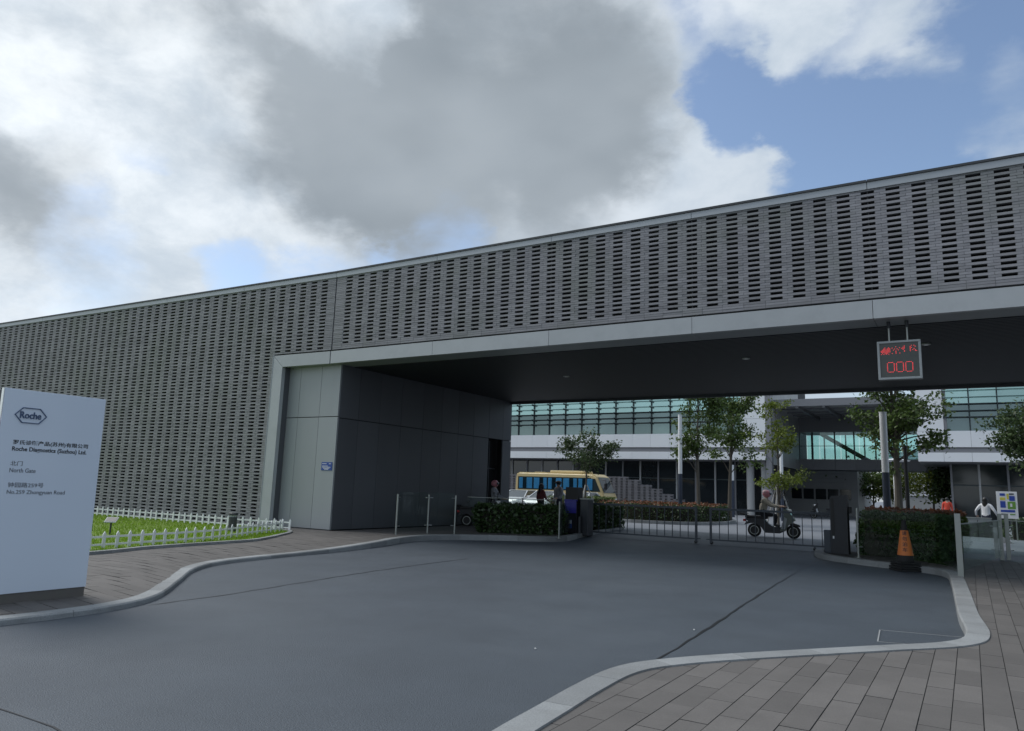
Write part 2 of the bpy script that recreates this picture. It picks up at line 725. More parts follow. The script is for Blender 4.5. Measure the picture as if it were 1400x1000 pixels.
left_edge = [(-8.6, -6), (-8.7, 0), (-8.74, 3.2), (-8.70, 4.6), (-8.82, 5.45), (-9.25, 6.2), (-10.4, 7.3), (-11.45, 8.3), (-12.1, 9.4), (-12.42, 11.2), (-12.55, 12.7),
             (-12.95, 14.6), (-13.5, 16.4), (-13.62, 17.5), (-13.2, 18.6), (-12.3, 19.55), (-11.3, 20.35), (-10.95, 21.2), (-11.1, 22.6), (-11.25, 24.5), (-11.3, 26.5)]


def ground_z(y):
    return 0.0 if y < 21.2 else (CRT if y > 26.0 else CRT * (y - 21.2) / 4.8)


mb = MB()
S = 600
ys = [-S, 21.2, 22.4, 23.6, 24.8, 26.0, 28.0]
for a, b in zip(ys, ys[1:]):
    mb.quad((-S, a, ground_z(a)), (S, a, ground_z(a)), (S, b, ground_z(b)), (-S, b, ground_z(b)))
road = struct(mb.build('road', 'asphalt'))
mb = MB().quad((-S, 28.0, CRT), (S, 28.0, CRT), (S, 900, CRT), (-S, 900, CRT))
courtlit = struct(mb.build('courtyard_ground', 'courtlit'))


def ribbon(pts, w, z, name, parent, mtl, jag=0.0):
    line = resample([Vector((p[0], p[1])) for p in pts], .25)
    if jag:
        line = [p + Vector((random.uniform(-jag, jag), random.uniform(-jag, jag))) for p in line]
    ws = [w * random.uniform(.55, 1.35) if jag else w for _ in line]
    n = len(line)
    L, R = [], []
    for i in range(n):
        t = (line[min(i + 1, n - 1)] - line[max(i - 1, 0)]).normalized()
        nn = Vector((-t.y, t.x))
        L.append(line[i] + nn * ws[i] / 2)
        R.append(line[i] - nn * ws[i] / 2)
    mb = MB()
    for i in range(n - 1):
        q = [R[i], R[i + 1], L[i + 1], L[i]]
        mb.quad(*[(p.x, p.y, z + ground_z(p.y)) for p in q])
    return mb.build(name, mtl, parent)


s1 = catmull([G(1120, 765, 0), G(1060, 800, 0), G(1000, 839, 0), G(930, 884, 0), G(855, 924, 0)], 5)
ribbon(s1, .035, .004, 'asphalt_seam', road, 'seam', .012)
s2 = catmull([G(200, 828, 0), G(300, 815, 0), G(400, 799, 0), G(520, 780, 0), G(640, 764, 0)], 5)
ribbon(s2, .022, .004, 'asphalt_seam', road, 'seam', .02)
ribbon(catmull([G(-10, 966, 0), G(40, 982, 0), G(85, 1001, 0)], 4), .012, .004, 'asphalt_seam', road, 'seam', .01)

# ------------------------------------------------------------------ kerbs and pavements
KW, KH = .21, .135
lk_in = resample(catmull(left_edge, 8), .15)
lk_out = offset(lk_in, KW)
right_edge = [(-3.9, 23.2), (-3.62, 21.75), (-2.73, 20.88), (-1.79, 20.28), (-.95, 19.75), (-.58, 19.1), (-.46, 17.9), (-.34, 15.0), (-.24, 12.2), (-.14, 10.4), (-.32, 9.55), (-1.0, 8.65),
              (-2.01, 7.33), (-2.5, 6.58), (-2.68, 6.05), (-2.68, 5.3), (-2.62, 4.4), (-2.5, 2.0), (-2.5, -6)]
rk_in = resample(catmull(right_edge, 8), .15)
rk_out = offset(rk_in, KW + .03)


def kerb(inner, outer, per, label, top=lambda y: KH):
    root = thing('kerb', label, 'kerb', (inner[0].x, inner[0].y, 0))
    i = 0
    while i < len(inner) - 1:
        j = min(i + per, len(inner) - 1)
        a = inner[i:j + 1]
        b = outer[i:j + 1]
        # tiny joint between stones
        a = [p.copy() for p in a]
        b = [p.copy() for p in b]
        d = (a[1] - a[0]).normalized() * .005
        a[0] += d
        b[0] += d
        ch = .018
        top_in = [p + (q - p).normalized() * ch for p, q in zip(a, b)]
        mb = MB()
        n = len(a)
        rings = [(a, None), (a, -ch), (top_in, 0), (b, 0), (b, None)]
        for R, z in rings:
            mb.v += [(p.x, p.y, (-.05 if z is None else top(p.y) + z) + ground_z(p.y) * .55) for p in R]
        for k in range(4):
            for q in range(n - 1):
                mb.f.append((k * n + q, k * n + q + 1, (k + 1) * n + q + 1, (k + 1) * n + q))
                mb.mi.append(0)
        for q in (0, n - 1):
            mb.f.append(tuple(k * n + q for k in range(5)))
            mb.mi.append(0)
        mb.build('kerb_stone', 'kerb', root)
        i = j
    return root


kerb(lk_in, lk_out, 6, 'long curving pale granite kerb beside the white totem sign and the hedge island', left_kerb_top)
kerb(rk_in, rk_out, 6, 'pale granite kerb bending round the paved corner by the manhole')

# left pavement polygon
lawn_edge = catmull([(-13.2, -6), (-13.4, 2), (-13.72, 6.0), (-13.95, 8.0), (-14.4, 9.4), (-14.62, 11.2), (-14.75, 12.2), (-15.2, 13.1), (-15.85, 14.1), (-16.3, 14.75), (-16.9, 15.3), (-17.9, 15.6)], 5)
mid = lambda A, B, t: [p + (q - p) * t for p, q in zip(A, B)]
lk_mid = mid(lk_in, lk_out, .5)
pav_left = [(p.x, p.y) for p in lk_mid] + [(-11.4, 27.0), (-16.45, 27.0), (-16.45, 16.5), (-19.2, 16.5), (-19.2, 15.6)] + [(p.x, p.y) for p in lawn_edge[::-1]]
pav_left = clean(pav_left)
struct(MB().prism(pav_left, -.1, lambda x, y: .02 + .08 * sm((y - 13) / 4)).build('pavement_left', 'paver_joint'))
pl = bpy.data.objects['pavement_left']
rk_mid = mid(rk_in, rk_out, .5)
pav_right = [(p.x, p.y) for p in rk_mid][::-1] + [(-3.8, 26.2), (12, 26.2), (12, -6)]
struct(MB().prism(pav_right, -.1, PAV - .008).build('pavement_right', 'paver_joint'))
pr = bpy.data.objects['pavement_right']


def pavers(poly, x0, x1, y0, y1, w, l, gap, parent, maxn, z, rows_x=True):
    pieces = []
    nx = int((x1 - x0) / w) + 1
    for i in range(nx):
        xa = x0 + i * w
        oy = (i % 2) * .5 * l + random.uniform(-.04, .04)
        ny = int((y1 - y0) / l) + 2
        for j in range(-1, ny):
            ya = y0 + j * l + oy
            p = clean(clip_rect(poly, xa + gap / 2, xa + w - gap / 2, max(ya + gap / 2, y0), min(ya + l - gap / 2, y1)))
            if len(p) >= 3 and area(p) > .004:
                cx = sum(q[0] for q in p) / len(p)
                cy = sum(q[1] for q in p) / len(p)
                pieces.append((hypot(cx, cy), p, cx, cy))
    inview = [q for q in pieces if q[3] > 0 and abs(atan2(q[2], q[3]) - YAW) < radians(37) and q[0] > 3.4]
    inview.sort(key=lambda q: q[0])
    near = set(id(q) for q in inview[:maxn])
    rest = MB()
    for q in pieces:
        dz = random.uniform(-.0015, .0025)
        if id(q) in near:
            MB().prism(q[1], z - .05, z + dz).build('paver', 'paver', parent)
        else:
            rest.prism(q[1], z - .05, z + dz)
    stuff(rest.build('paver_field', 'paver', parent))


pavers(pav_right, -2.7, 5.4, 1.0, 26.0, .192, .62, .007, pr, 300, PAV)
# left pavement: stones laid lengthwise along x
swap = [(y, x) for x, y in pav_left]
mbl = MB()
for i in range(int(24 / .22)):
    ya = 1.0 + i * .22
    ox = (i % 2) * .35
    for j in range(int(12.5 / .7)):
        xa = -20.2 + j * .7 + ox
        p = clean(clip_rect(pav_left, xa + .004, xa + .696, ya + .004, ya + .216))
        if len(p) >= 3 and area(p) > .004:
            dz = random.uniform(-.0015, .002)
            mbl.prism(p, lambda x, y: left_pav(x, y) - .09, lambda x, y: left_pav(x, y) + dz)
stuff(mbl.build('paver_field', 'paver', pl))

# manhole frame flush in the asphalt
mh = thing('manhole_cover', 'rectangular asphalt filled manhole cover with thin steel rim beside the kerb', 'manhole cover', (-.65, 10.4, 0))
c4 = [G(1203, 862, 0), G(1316, 872, 0), G(1318, 888, 0), G(1200, 878, 0)]
c4 = [Vector((p.x, p.y)) for p in c4]
cc = sum(c4, Vector((0, 0))) / 4
for i in range(4):
    a, b = c4[i], c4[(i + 1) % 4]
    t = (b - a).normalized()
    nn = Vector((-t.y, t.x)) * .008
    MB().prism([(a - nn)[:], (b - nn)[:], (b + nn)[:], (a + nn)[:]], -.02, .006 + .001 * (i % 2)).build('rim', 'kerb', mh)
MB().prism([(cc + (p - cc) * .93)[:] for p in c4], -.02, .004).build('lid', 'asphalt', mh)

# a few white chips of stone lying on the asphalt
for (x, y), nm in (((732, 888), 'centre of the apron'), ((949, 862), 'long seam')):
    q = G(x, y, 0)
    o = MB().ellipsoid((q.x, q.y, .008), (.012, .008, .007), 7, 5).build('stone_chip', 'quartz')
    tag(o, 'tiny white stone chip lying on the asphalt near the ' + nm, 'stone chip', 'stone chips on the asphalt')

# ------------------------------------------------------------------ lawn
lawn_out = offset(lawn_edge, .12)
lawn_poly = [(p.x, p.y) for p in lawn_out] + [(-18.8, 16.0), (-40, 15.35), (-40, -6)]
LZ = .15
lawn = struct(MB().prism(lawn_poly, -.1, LZ).build('lawn', 'lawn'))
kl = thing('kerb', 'low dark grey edging kerb between the lawn and the pavement', 'kerb', (lawn_edge[0].x, lawn_edge[0].y, 0))
for i in range(0, len(lawn_edge) - 1, 2):
    a = lawn_edge[i:i + 3]
    b = lawn_out[i:i + 3]
    if len(a) < 2:
        continue
    MB().prism([p[:] for p in a] + [p[:] for p in b[::-1]], -.05, PAV + .06).build('kerb_stone', 'palegrey' if False else 'kerb', kl)


def in_poly(x, y, poly):
    c = False
    n = len(poly)
    for i in range(n):
        x1, y1 = poly[i]
        x2, y2 = poly[i - 1]
        if (y1 > y) != (y2 > y) and x < (x2 - x1) * (y - y1) / (y2 - y1) + x1:
            c = not c
    return c


mb = MB()
rg = random.Random(3)
cnt = 0
while cnt < 26000:
    x, y = rg.uniform(-30, -13.8), rg.uniform(5.5, 16.0)
    if x < -17 and rg.random() > .55:
        continue
    if not in_poly(x, y, lawn_poly):
        continue
    h = rg.uniform(.03, .075)
    a = rg.uniform(0, 2 * pi)
    w = .012
    lx, ly = rg.uniform(-.03, .03), rg.uniform(-.03, .03)
    mb.quad((x - w * cos(a), y - w * sin(a), LZ), (x + w * cos(a), y + w * sin(a), LZ), (x + lx, y + ly, LZ + h))
    cnt += 1
gr = mb.build('grass', 'grass')
tag(gr, 'short bright green grass inside the white picket fence', 'grass')
stuff(gr)

# ------------------------------------------------------------------ gatehouse bridge
YF = 16.20
SH = .034
XJ = -16.745


def wing(x, y, z):
    return (x, y - (XJ - x) * SH if x < XJ else y, z)


gate = thing('gatehouse', 'long grey perforated brick gatehouse bridging the driveway', 'gatehouse', (-16.85, 16.8, 0))
XR = 14.0
XL = -44.0
ZT, ZB0, ZB1 = 8.21, 5.24, 5.64
joints = [XJ, -12.74, -8.985, -5.23, -1.473, 2.28, 6.03, 9.78, 13.53]
holes = [-16.18 + i * (3.44 / 7) for i in range(7)]
for a, b in zip(joints[1:], joints[2:]):
    holes += [a + (b - a) * k / 8 for k in range(8)]
holes = [h for h in holes if h < 13.3]
wholes = [-17.24 - k * .4725 for k in range(57)]
HW = .125                      # half a hole
CH = .0576                     # course height
NB = 44
ZA0 = 7.952                    # centre of the first perforated course
GAP = .007


def course_bricks(hl, x0, x1, perforated):
    """x intervals of the bricks of one course between x0 and x1; hl sorted hole centres"""
    out = []
    if perforated:
        cur = x0
        for h in hl:
            if h - HW < x0 + .02 or h + HW > x1 - .02:
                continue
            out.append((cur, h - HW))
            cur = h + HW
        out.append((cur, x1))
    else:
        cuts = [x0] + [(a + b) / 2 for a, b in zip(hl, hl[1:]) if x0 + .1 < (a + b) / 2 < x1 - .1] + [x1]
        out = list(zip(cuts, cuts[1:]))
    res = []
    for a, b in out:
        n = max(1, round((b - a) / .47)) if not perforated else max(1, int((b - a) / .30 + .5))
        for k in range(n):
            res.append((a + (b - a) * k / n, a + (b - a) * (k + 1) / n))
    return res


mb = MB()
mo_ = MB()
indiv = []
rgb = random.Random(11)
# beam over the driveway
hl = sorted(holes)
k = 0
z = ZA0 + CH
course = -1
zc = ZA0 + CH          # one solid course on top
while zc - CH / 2 > ZB1 + .005:
    idx = round((ZA0 - zc) / CH)
    perf = idx % 2 == 0 and 0 <= idx <= 36
    for bay in range(len(joints) - 1):
        a, b = joints[bay] + .012, joints[bay + 1] - .012
    for (a, b) in course_bricks(hl, XJ + .02, XR, perf):
        cx = (a + b) / 2
        dy = rgb.uniform(-.005, .005)
        mo_.box(a, b, YF + .013, YF + .10, zc - CH / 2, zc + CH / 2)
        if -1.95 < cx < 1.42 and len(indiv) < 300 and idx >= 0:
            indiv.append((a, b, zc, dy))
        else:
            mb.box(a + GAP / 2, b - GAP / 2, YF + dy, YF + .11, zc - CH / 2 + GAP / 2, zc + CH / 2 - GAP / 2)
    zc -= CH
# left wing, from the ground to the cap
hlw = sorted(wholes)
zc = ZA0 + CH
while zc - CH / 2 > PAV - .02:
    idx = round((ZA0 - zc) / CH)
    perf = idx % 2 == 0 and idx >= 0
    x1 = XJ - .02 if zc - CH / 2 > ZB1 else -19.25
    h2 = [h for h in hlw if h + HW < x1 - .03]
    if zc < ZB1 + .1 and x1 > -19:
        perf = False
    for (a, b) in course_bricks(h2, XL, x1, perf):
        dy = rgb.uniform(-.005, .005)
        mo_.box(a, b, YF + .013, YF + .10, zc - CH / 2, zc + CH / 2)
        mb.box(a + GAP / 2, b - GAP / 2, YF + dy, YF + .11, zc - CH / 2 + GAP / 2, zc + CH / 2 - GAP / 2)
    zc -= CH
mb.map(wing)
stuff(mb.build('brickwork', 'brick', gate))
mo_.map(wing)
stuff(mo_.build('mortar', 'mortar', gate))
cache = {}
for (a, b, zc, dy) in indiv:
    key = round(b - a, 3)
    L = (b - a - GAP) / 2
    if key not in cache:
        o = MB().box(-L, L, 0, .11, -CH / 2 + GAP / 2, CH / 2 - GAP / 2).build('brick', 'brick', gate, local=True)
        cache[key] = o.data
    else:
        o = bpy.data.objects.new('brick', cache[key])
        COL.objects.link(o)
        o.parent = gate
    o.location = Vector(((a + b) / 2, YF + dy, zc)) - gate.location
# mortar just behind the brick faces is left out: the wall is dry-looking with open joints over a backing with the cavity's shade put into its colour
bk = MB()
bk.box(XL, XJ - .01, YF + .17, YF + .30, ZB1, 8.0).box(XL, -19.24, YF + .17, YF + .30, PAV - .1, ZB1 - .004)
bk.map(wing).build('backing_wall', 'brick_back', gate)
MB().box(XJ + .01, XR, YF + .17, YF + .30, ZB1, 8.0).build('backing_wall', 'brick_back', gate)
# joint strips (expansion joints)
for j in joints[:5]:
    MB().box(j - .012, j + .012, YF + .02, YF + .16, ZB1, 8.03).build('joint_strip', 'black', gate)
# cap
caps = [XL, -37.8, -33.6, -29.4, -25.2, -21.0] + joints + [XR]
for a, b in zip(caps, caps[1:]):
    cp = MB().box(a + .006, b - .006, YF - .03, YF + .5, 8.018, 8.165).map(wing).build('cap_panel', 'cap', gate)
    MB().box(a + .004, b - .004, YF - .06, YF + .52, 8.167, 8.215).map(wing).build('cap_edge', 'capedge', cp)
# fascia over the opening
fj = [-18.76] + joints + [XR]
for i, (a, b) in enumerate(zip(fj, fj[1:])):
    g0 = .02 if i == 1 else .005
    g1 = .02 if i == 0 else .005
    z1 = ZB1 - .012
    if i == 0:
        prof = [(-19.24, z1), (b - g1, z1), (b - g1, ZB0), (-18.80, ZB0)]
    else:
        prof = [(a + g0, z1), (b - g1, z1), (b - g1, ZB0), (a + g0, ZB0)]
    MB().profile_y(prof[::-1], YF - .035, YF + .10).map(wing).build('fascia_panel', 'fascia', gate)
    MB().box(a + g0, b - g1, YF + .103, YF + .80, ZB0, ZB0 + .02).map(wing if b <= XJ else (lambda *v: v)).build('soffit_panel', 'panel', gate)
# jamb of the frame
MB().profile_y([(-19.25, PAV - .05), (-18.81, PAV - .05), (-18.81, ZB0 - .005), (-19.25, ZB1 - .02)], YF - .035, YF + .10).map(wing).build('jamb_panel', 'fascia', gate)
MB().box(-18.90, -18.812, YF + .103 - .07, 16.44, PAV - .05, ZB0 - .002).build('jamb_return', 'panelshaded', gate)
MB().box(-19.262, -19.248, YF - .05, YF + .05, PAV - .05, ZB1).map(wing).build('jamb_trim', 'cap', gate)
# recessed light panels
PW = .15
WX, WY = -16.51, 16.45
px_ = [-18.85, -18.29, -17.34, WX - .01]
zs = [PW - .02, 3.61, 5.32]
for i in range(3):
    for k in range(2):
        MB().box(px_[i] + .006, px_[i + 1] - .006, WY, WY + .06, zs[k] + (.012 if k else .05), zs[k + 1] - .012).build('wall_panel', 'panel', gate)
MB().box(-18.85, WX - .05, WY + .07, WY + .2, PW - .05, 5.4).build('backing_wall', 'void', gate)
MB().box(-18.85, WX, WY + .01, WY + .068, PW - .05, PW + .028).build('plinth', 'dark', gate)
# passage wall, panels seen from inside
py_ = [WY] + [y * .98 for y in (17.70, 18.72, 19.83, 21.06, 22.19, 23.27, 24.32, 25.43, 26.51)] + [26.65]
for i in range(10):
    for k in range(2):
        if i == 8 and k == 0:
            continue
        z0, z1 = zs[k] + (.012 if k else .05), (3.57 if k == 0 else 5.32) - .012
        MB().box(WX - .05, WX, py_[i] + .006 + (.062 if i == 0 else 0), py_[i + 1] - .006, z0 - (.04 if k else 0), z1).build('wall_panel', 'panelshaded', gate)
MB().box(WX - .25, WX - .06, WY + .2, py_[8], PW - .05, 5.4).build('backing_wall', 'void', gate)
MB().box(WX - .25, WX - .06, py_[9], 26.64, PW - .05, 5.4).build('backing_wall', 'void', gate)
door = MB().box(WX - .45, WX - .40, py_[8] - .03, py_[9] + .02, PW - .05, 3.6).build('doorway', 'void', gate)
MB().box(WX - .36, WX - .32, py_[8] + .05, py_[8] + .1, PW, 3.5).box(WX - .36, WX - .32, py_[8] + .55, py_[8] + .6, PW, 3.5).box(WX - .361, WX - .319, py_[8] + .05, py_[9], 2.35, 2.40).build('door_frame', 'darkgrey', door)
# ceiling slats
y = YF + .83
while y < 26.45:
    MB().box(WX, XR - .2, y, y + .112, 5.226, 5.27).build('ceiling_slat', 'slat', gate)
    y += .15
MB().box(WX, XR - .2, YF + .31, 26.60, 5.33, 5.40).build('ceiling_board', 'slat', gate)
MB().box(WX, XR, 26.52, 26.65, 5.13, 5.60).build('rear_beam', 'panelshaded', gate)
sp = onY(1020, 490, 20.0)
sp = CAM + (sp - CAM) * ((5.22 - CAM_H) / (sp.z - CAM_H))
for (dx, dy) in ((0, 0), (-6.0, 1.2), (4.2, -.4)):
    lt = MB().lathe([(.10, 5.20), (.10, 5.24)], (sp.x + dx, sp.y + dy), 16).build('downlight', 'dullsteel', gate)
    MB().lathe([(.06, 5.192), (.06, 5.198)], (sp.x + dx, sp.y + dy), 14).build('lens', 'lamp', lt)
# rear and roof mass
MB().box(XL, XR, YF + .32, 26.45, 5.62, 7.95).build('roof', 'capedge', gate)
MB().box(XL, XR, 26.46, 26.64, 5.61, 8.1).build('rear_wall', 'palegrey', gate)
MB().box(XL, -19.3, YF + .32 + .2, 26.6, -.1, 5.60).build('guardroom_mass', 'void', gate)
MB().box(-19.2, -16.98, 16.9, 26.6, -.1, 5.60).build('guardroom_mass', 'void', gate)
MB().box(9.5, XR, YF + .6, 26.6, -.1, 5.60).build('pier', 'panel', gate)

# blue address plate
p0, p1 = onY(440, 632, WY - .01), onY(453.5, 643.5, WY - .01)
pt = thing('address_plate', 'small blue enamel address plate on the pale metal panel', 'plate', ((p0.x + p1.x) / 2, WY - .02, p1.z))
xa, xb, za, zb = p0.x, p1.x, p1.z, p0.z
MB().box(xa, xb, WY - .018, WY + .001, za, zb, .004).build('plate', 'policeblue', pt)
rows = [(.80, .08, .50), (.80, .72, .92), (.52, .1, .62), (.38, .1, .9), (.24, .2, .8), (.12, .3, .7)]
for (v, a, b) in rows:
    n = 3 + int((b - a) * 6)
    for q in range(n):
        x0 = xa + (xb - xa) * (a + (b - a) * q / n)
        MB().box(x0, x0 + (xb - xa) * (b - a) / n * .7, WY - .022, WY - .016, za + (zb - za) * v - .008, za + (zb - za) * v + .012).build('lettering', 'white', pt)

# ------------------------------------------------------------------ text helper
_txt_cache = []


def text_part(body, width, height, place, mtl, parent, bold=0.0, depth=.003, name='lettering', squeeze=True):
    """text laid in local (u, v), scaled to width x height; place(u, v, w) -> world"""
    cu = bpy.data.curves.new('text', 'FONT')
    cu.body = body
    cu.offset = bold
    cu.extrude = .01
    cu.resolution_u = 3
    o = bpy.data.objects.new('text', cu)
    COL.objects.link(o)
    bpy.context.view_layer.update()
    dg = bpy.context.evaluated_depsgraph_get()
    me = bpy.data.meshes.new_from_object(o.evaluated_get(dg))
    bpy.data.objects.remove(o)
    xs = [v.co.x for v in me.vertices]
    ysv = [v.co.y for v in me.vertices]
    x0, x1, y0, y1 = min(xs), max(xs), min(ysv), max(ysv)
    mb = MB()
    for v in me.vertices:
        u = (v.co.x - x0) / (x1 - x0) * width
        w = (v.co.y - y0) / (y1 - y0) * height
        mb.v.append(tuple(place(u, w, (v.co.z + .01) / .02 * depth)))
    for p in me.polygons:
        mb.f.append(tuple(p.vertices))
        mb.mi.append(0)
    bpy.data.meshes.remove(me)
    return mb.build(name, mtl, parent)


# ------------------------------------------------------------------ totem sign (faces +x)
SX = -9.5
sg = thing('totem_sign', 'tall white totem sign with hexagon logo and company name beside the kerb', 'sign', (SX, 4.72, PAV))
LEAN = -.016


def lean(x, y, z):
    return (x, y + (z - PAV) * LEAN, z)


MB().box(SX - .30, SX - .012, 4.20, 5.335, .03, .205).build('plinth', 'plinth', sg)
MB().box(SX - .05, SX, 4.155, 5.345, .207, 2.56, .004).map(lean).build('front_panel', 'signwhite', sg)
MB().box(SX - .26, SX - .052, 4.19, 5.33, .207, 2.55).map(lean).build('core', 'darkgrey', sg)
MB().box(SX - .31, SX - .262, 4.155, 5.345, .207, 2.56, .004).map(lean).build('rear_panel', 'signside', sg)
MB().box(SX - .052, SX - .004, 4.145, 4.153, .207, 2.558).map(lean).build('edge_strip', 'signside', sg)


def on_sign(y0, z0):
    return lambda u, v, w: lean(SX + w, y0 + .016 * (z0 - PAV) + u, z0 + v)


text_part('罗氏诊断产品(苏州)有限公司', .87, .062, on_sign(4.28, 1.905), 'ink', sg, .013)
text_part('Roche Diagnostics (Suzhou) Ltd.', .86, .066, on_sign(4.28, 1.823), 'ink', sg, .02)
text_part('北门', .13, .056, on_sign(4.285, 1.665), 'inkgrey', sg)
text_part('North Gate', .285, .05, on_sign(4.285, 1.588), 'inkgrey', sg)
text_part('钟园路259号', .39, .058, on_sign(4.29, 1.415), 'inkgrey', sg)
text_part('No.259 Zhongyuan Road', .65, .06, on_sign(4.29, 1.325), 'inkgrey', sg)
text_part('Roche', .236, .082, on_sign(4.312, 2.222), 'logoblue', sg, .014, depth=.012)
hexo = [(4.252, 2.262), (4.335, 2.352), (4.53, 2.352), (4.612, 2.262), (4.53, 2.168), (4.335, 2.168)]
hc = (4.432, 2.261)
hexi = [(hc[0] + (a - hc[0]) * .94, hc[1] + (b - hc[1]) * .90) for a, b in hexo]
mb = MB()
for i in range(6):
    j = (i + 1) % 6
    a, b, c, d = hexo[i], hexo[j], hexi[j], hexi[i]
    f0 = [(SX + .012, q[0], q[1]) for q in (a, b, c, d)]
    b0 = [(SX - .001, q[0], q[1]) for q in (a, b, c, d)]
    mb.quad(*f0)
    mb.quad(b0[0], f0[0], f0[1], b0[1])
    mb.quad(b0[3], b0[2], f0[2], f0[3])
mb.map(lambda x, y, z: lean(x, y + .016 * (2.26 - PAV), z)).build('logo_hexagon', 'logoblue', sg)

# ------------------------------------------------------------------ hanging LED display
LX0, LX1, LZ0, LZ1, LY = -1.462, -.672, 4.03, 4.825, 16.55
led = thing('led_display', 'square red dot matrix parking display hanging below the beam', 'display', ((LX0 + LX1) / 2, LY, LZ0))
MB().box(LX0 + .015, LX1 - .015, LY + .005, LY + .14, LZ0 + .015, LZ1 - .015).build('housing', 'darkgrey', led)
fw_ = .045
for (a, b, c, d) in ((LX0, LX1, LZ1 - fw_, LZ1), (LX0, LX1, LZ0, LZ0 + fw_)):
    MB().box(a, b, LY - .02, LY + .15, c, d, .006).build('frame_bar', 'ledframe', led)
for (a, b) in ((LX0, LX0 + fw_), (LX1 - fw_, LX1)):
    MB().box(a, b, LY - .019, LY + .149, LZ0 + fw_, LZ1 - fw_, .004).build('frame_bar', 'ledframe', led)
MB().box(LX0 + fw_, LX1 - fw_, LY, LY + .004, LZ0 + fw_, LZ1 - fw_).build('screen', 'ledscreen', led)
for x in (-1.235, -.905):
    rd = MB().tube([(x, LY + .06, LZ1 - .02), (x, LY + .06, ZB0 + .01)], .02, 10).build('hanger_rod', 'dullsteel', led)
    MB().tube([(x, LY + .06, ZB0 - .14), (x, LY + .06, ZB0 + .005)], .036, 12).build('sleeve', 'darkgrey', rd)


def dots(rows, u0, v0, cell, name):
    mb = MB()
    s_ = cell * .30
    for r_, row in enumerate(rows):
        for c, chv in enumerate(row):
            if chv != '.':
                x = LX0 + u0 + c * cell
                z_ = LZ1 - v0 - r_ * cell
                mb.box(x - s_, x + s_, LY - .006, LY - .001, z_ - s_ * .6, z_ + s_ * .6)
    return mb.build(name, 'led', led)


zero = ['.####.', '#....#', '#....#', '#....#', '#....#', '#....#', '#....#', '#....#', '.####.']
for i in range(3):
    dots(zero, .175 + i * .165, .445, .0245, 'digit')
dots(['...#..#.', '..##.###', '.#######', '########', '########', '.#.###..', '#.#.#.#.'], .075, .135, .0225, 'character')
dots(['...#...', '#.....#', '..#.#..', '.#...#.', '...#...', '...#...', '#..#..#'], .275, .125, .0225, 'character')
dots(['..#', '.##', '###', '.#.', '..#', '..#'], .45, .12, .0225, 'character')
dots(['.#.#..', '#...#.', '##....', '#..#..', '#.#.#.', '#...##'], .60, .115, .0225, 'character')

# ------------------------------------------------------------------ white picket fences
def picket_fence(line, label, step=.30):
    pts = resample([Vector(p) for p in line], step)
    root = thing('picket_fence', label, 'fence', (pts[0].x, pts[0].y, LZ))
    for i, p in enumerate(pts):
        t = (pts[min(i + 1, len(pts) - 1)] - pts[max(i - 1, 0)])
        a = atan2(t.y, t.x)
        w, d = .034, .011
        prof = [(-w, 0), (w, 0), (w, .31), (0, .365), (-w, .31)]
        h = random.uniform(-.012, .012)
        mb = MB().profile_y(prof, -d, d).map(lambda x, y, z: (p.x + x * cos(a) - y * sin(a) + h * z * 3 * cos(a), p.y + x * sin(a) + y * cos(a) + h * z * 3 * sin(a), LZ - .03 + z))
        mb.build('picket', 'pvc', root)
    for zz in (.08, .23):
        for a, b in zip(line, line[1:]):
            a, b = Vector(a), Vector(b)
            t = (b - a).normalized()
            nn = Vector((-t.y, t.x))
            lo, hi = nn * .012, nn * .028
            MB().prism([(a + lo)[:], (b + lo)[:], (b + hi)[:], (a + hi)[:]], LZ + zz - .02, LZ + zz + .02).build('rail', 'pvc', root)
    return root


picket_fence([(-14.35, 5.2), (-14.62, 8.3), (-14.95, 10.3), (-15.3, 11.6), (-17.05, 15.1)], 'low white plastic picket fence along the pavement edge of the lawn')
picket_fence([(-28.5, 14.85), (-23.5, 15.05), (-19.5, 15.1), (-17.15, 15.45)], 'low white plastic picket fence at the back of the lawn along the brick wall')

# small lawn lamp on a stake and dark bollard
p = G(150, 731, LZ)
ll = thing('garden_marker', 'small grey plate on a short stake standing in the grass', 'marker', (p.x, p.y, LZ))
MB().tube([(p.x, p.y, LZ - .05), (p.x, p.y, LZ + .34)], .022, 8).build('stake', 'darkgrey', ll)
MB().box(-.15, .15, -.07, .07, .34, .36, .005).map(lambda x, y, z: (p.x + x * .85 - y * .5, p.y + x * .5 + y * .85, LZ + z + y * .8)).build('plate', 'recept', ll)
MB().box(-.13, .13, -.055, .055, .362, .366).map(lambda x, y, z: (p.x + x * .85 - y * .5, p.y + x * .5 + y * .85, LZ + z + y * .8)).build('inlay', 'darkgrey', ll)
p = G(317, 727, LZ)
bo = thing('bollard_light', 'dark grey cylindrical bollard light between the picket fences', 'bollard', (p.x, p.y, LZ))
MB().lathe([(.11, LZ - .05), (.11, LZ + .40)], p[:2], 18).build('post', 'darkgrey', bo)
MB().lathe([(.10, LZ + .40), (.10, LZ + .45)], p[:2], 18).build('lens', 'recept', bo)
MB().lathe([(.13, LZ + .45), (.13, LZ + .50), (.11, LZ + .515)], p[:2], 18).build('cap', 'darkgrey', bo)


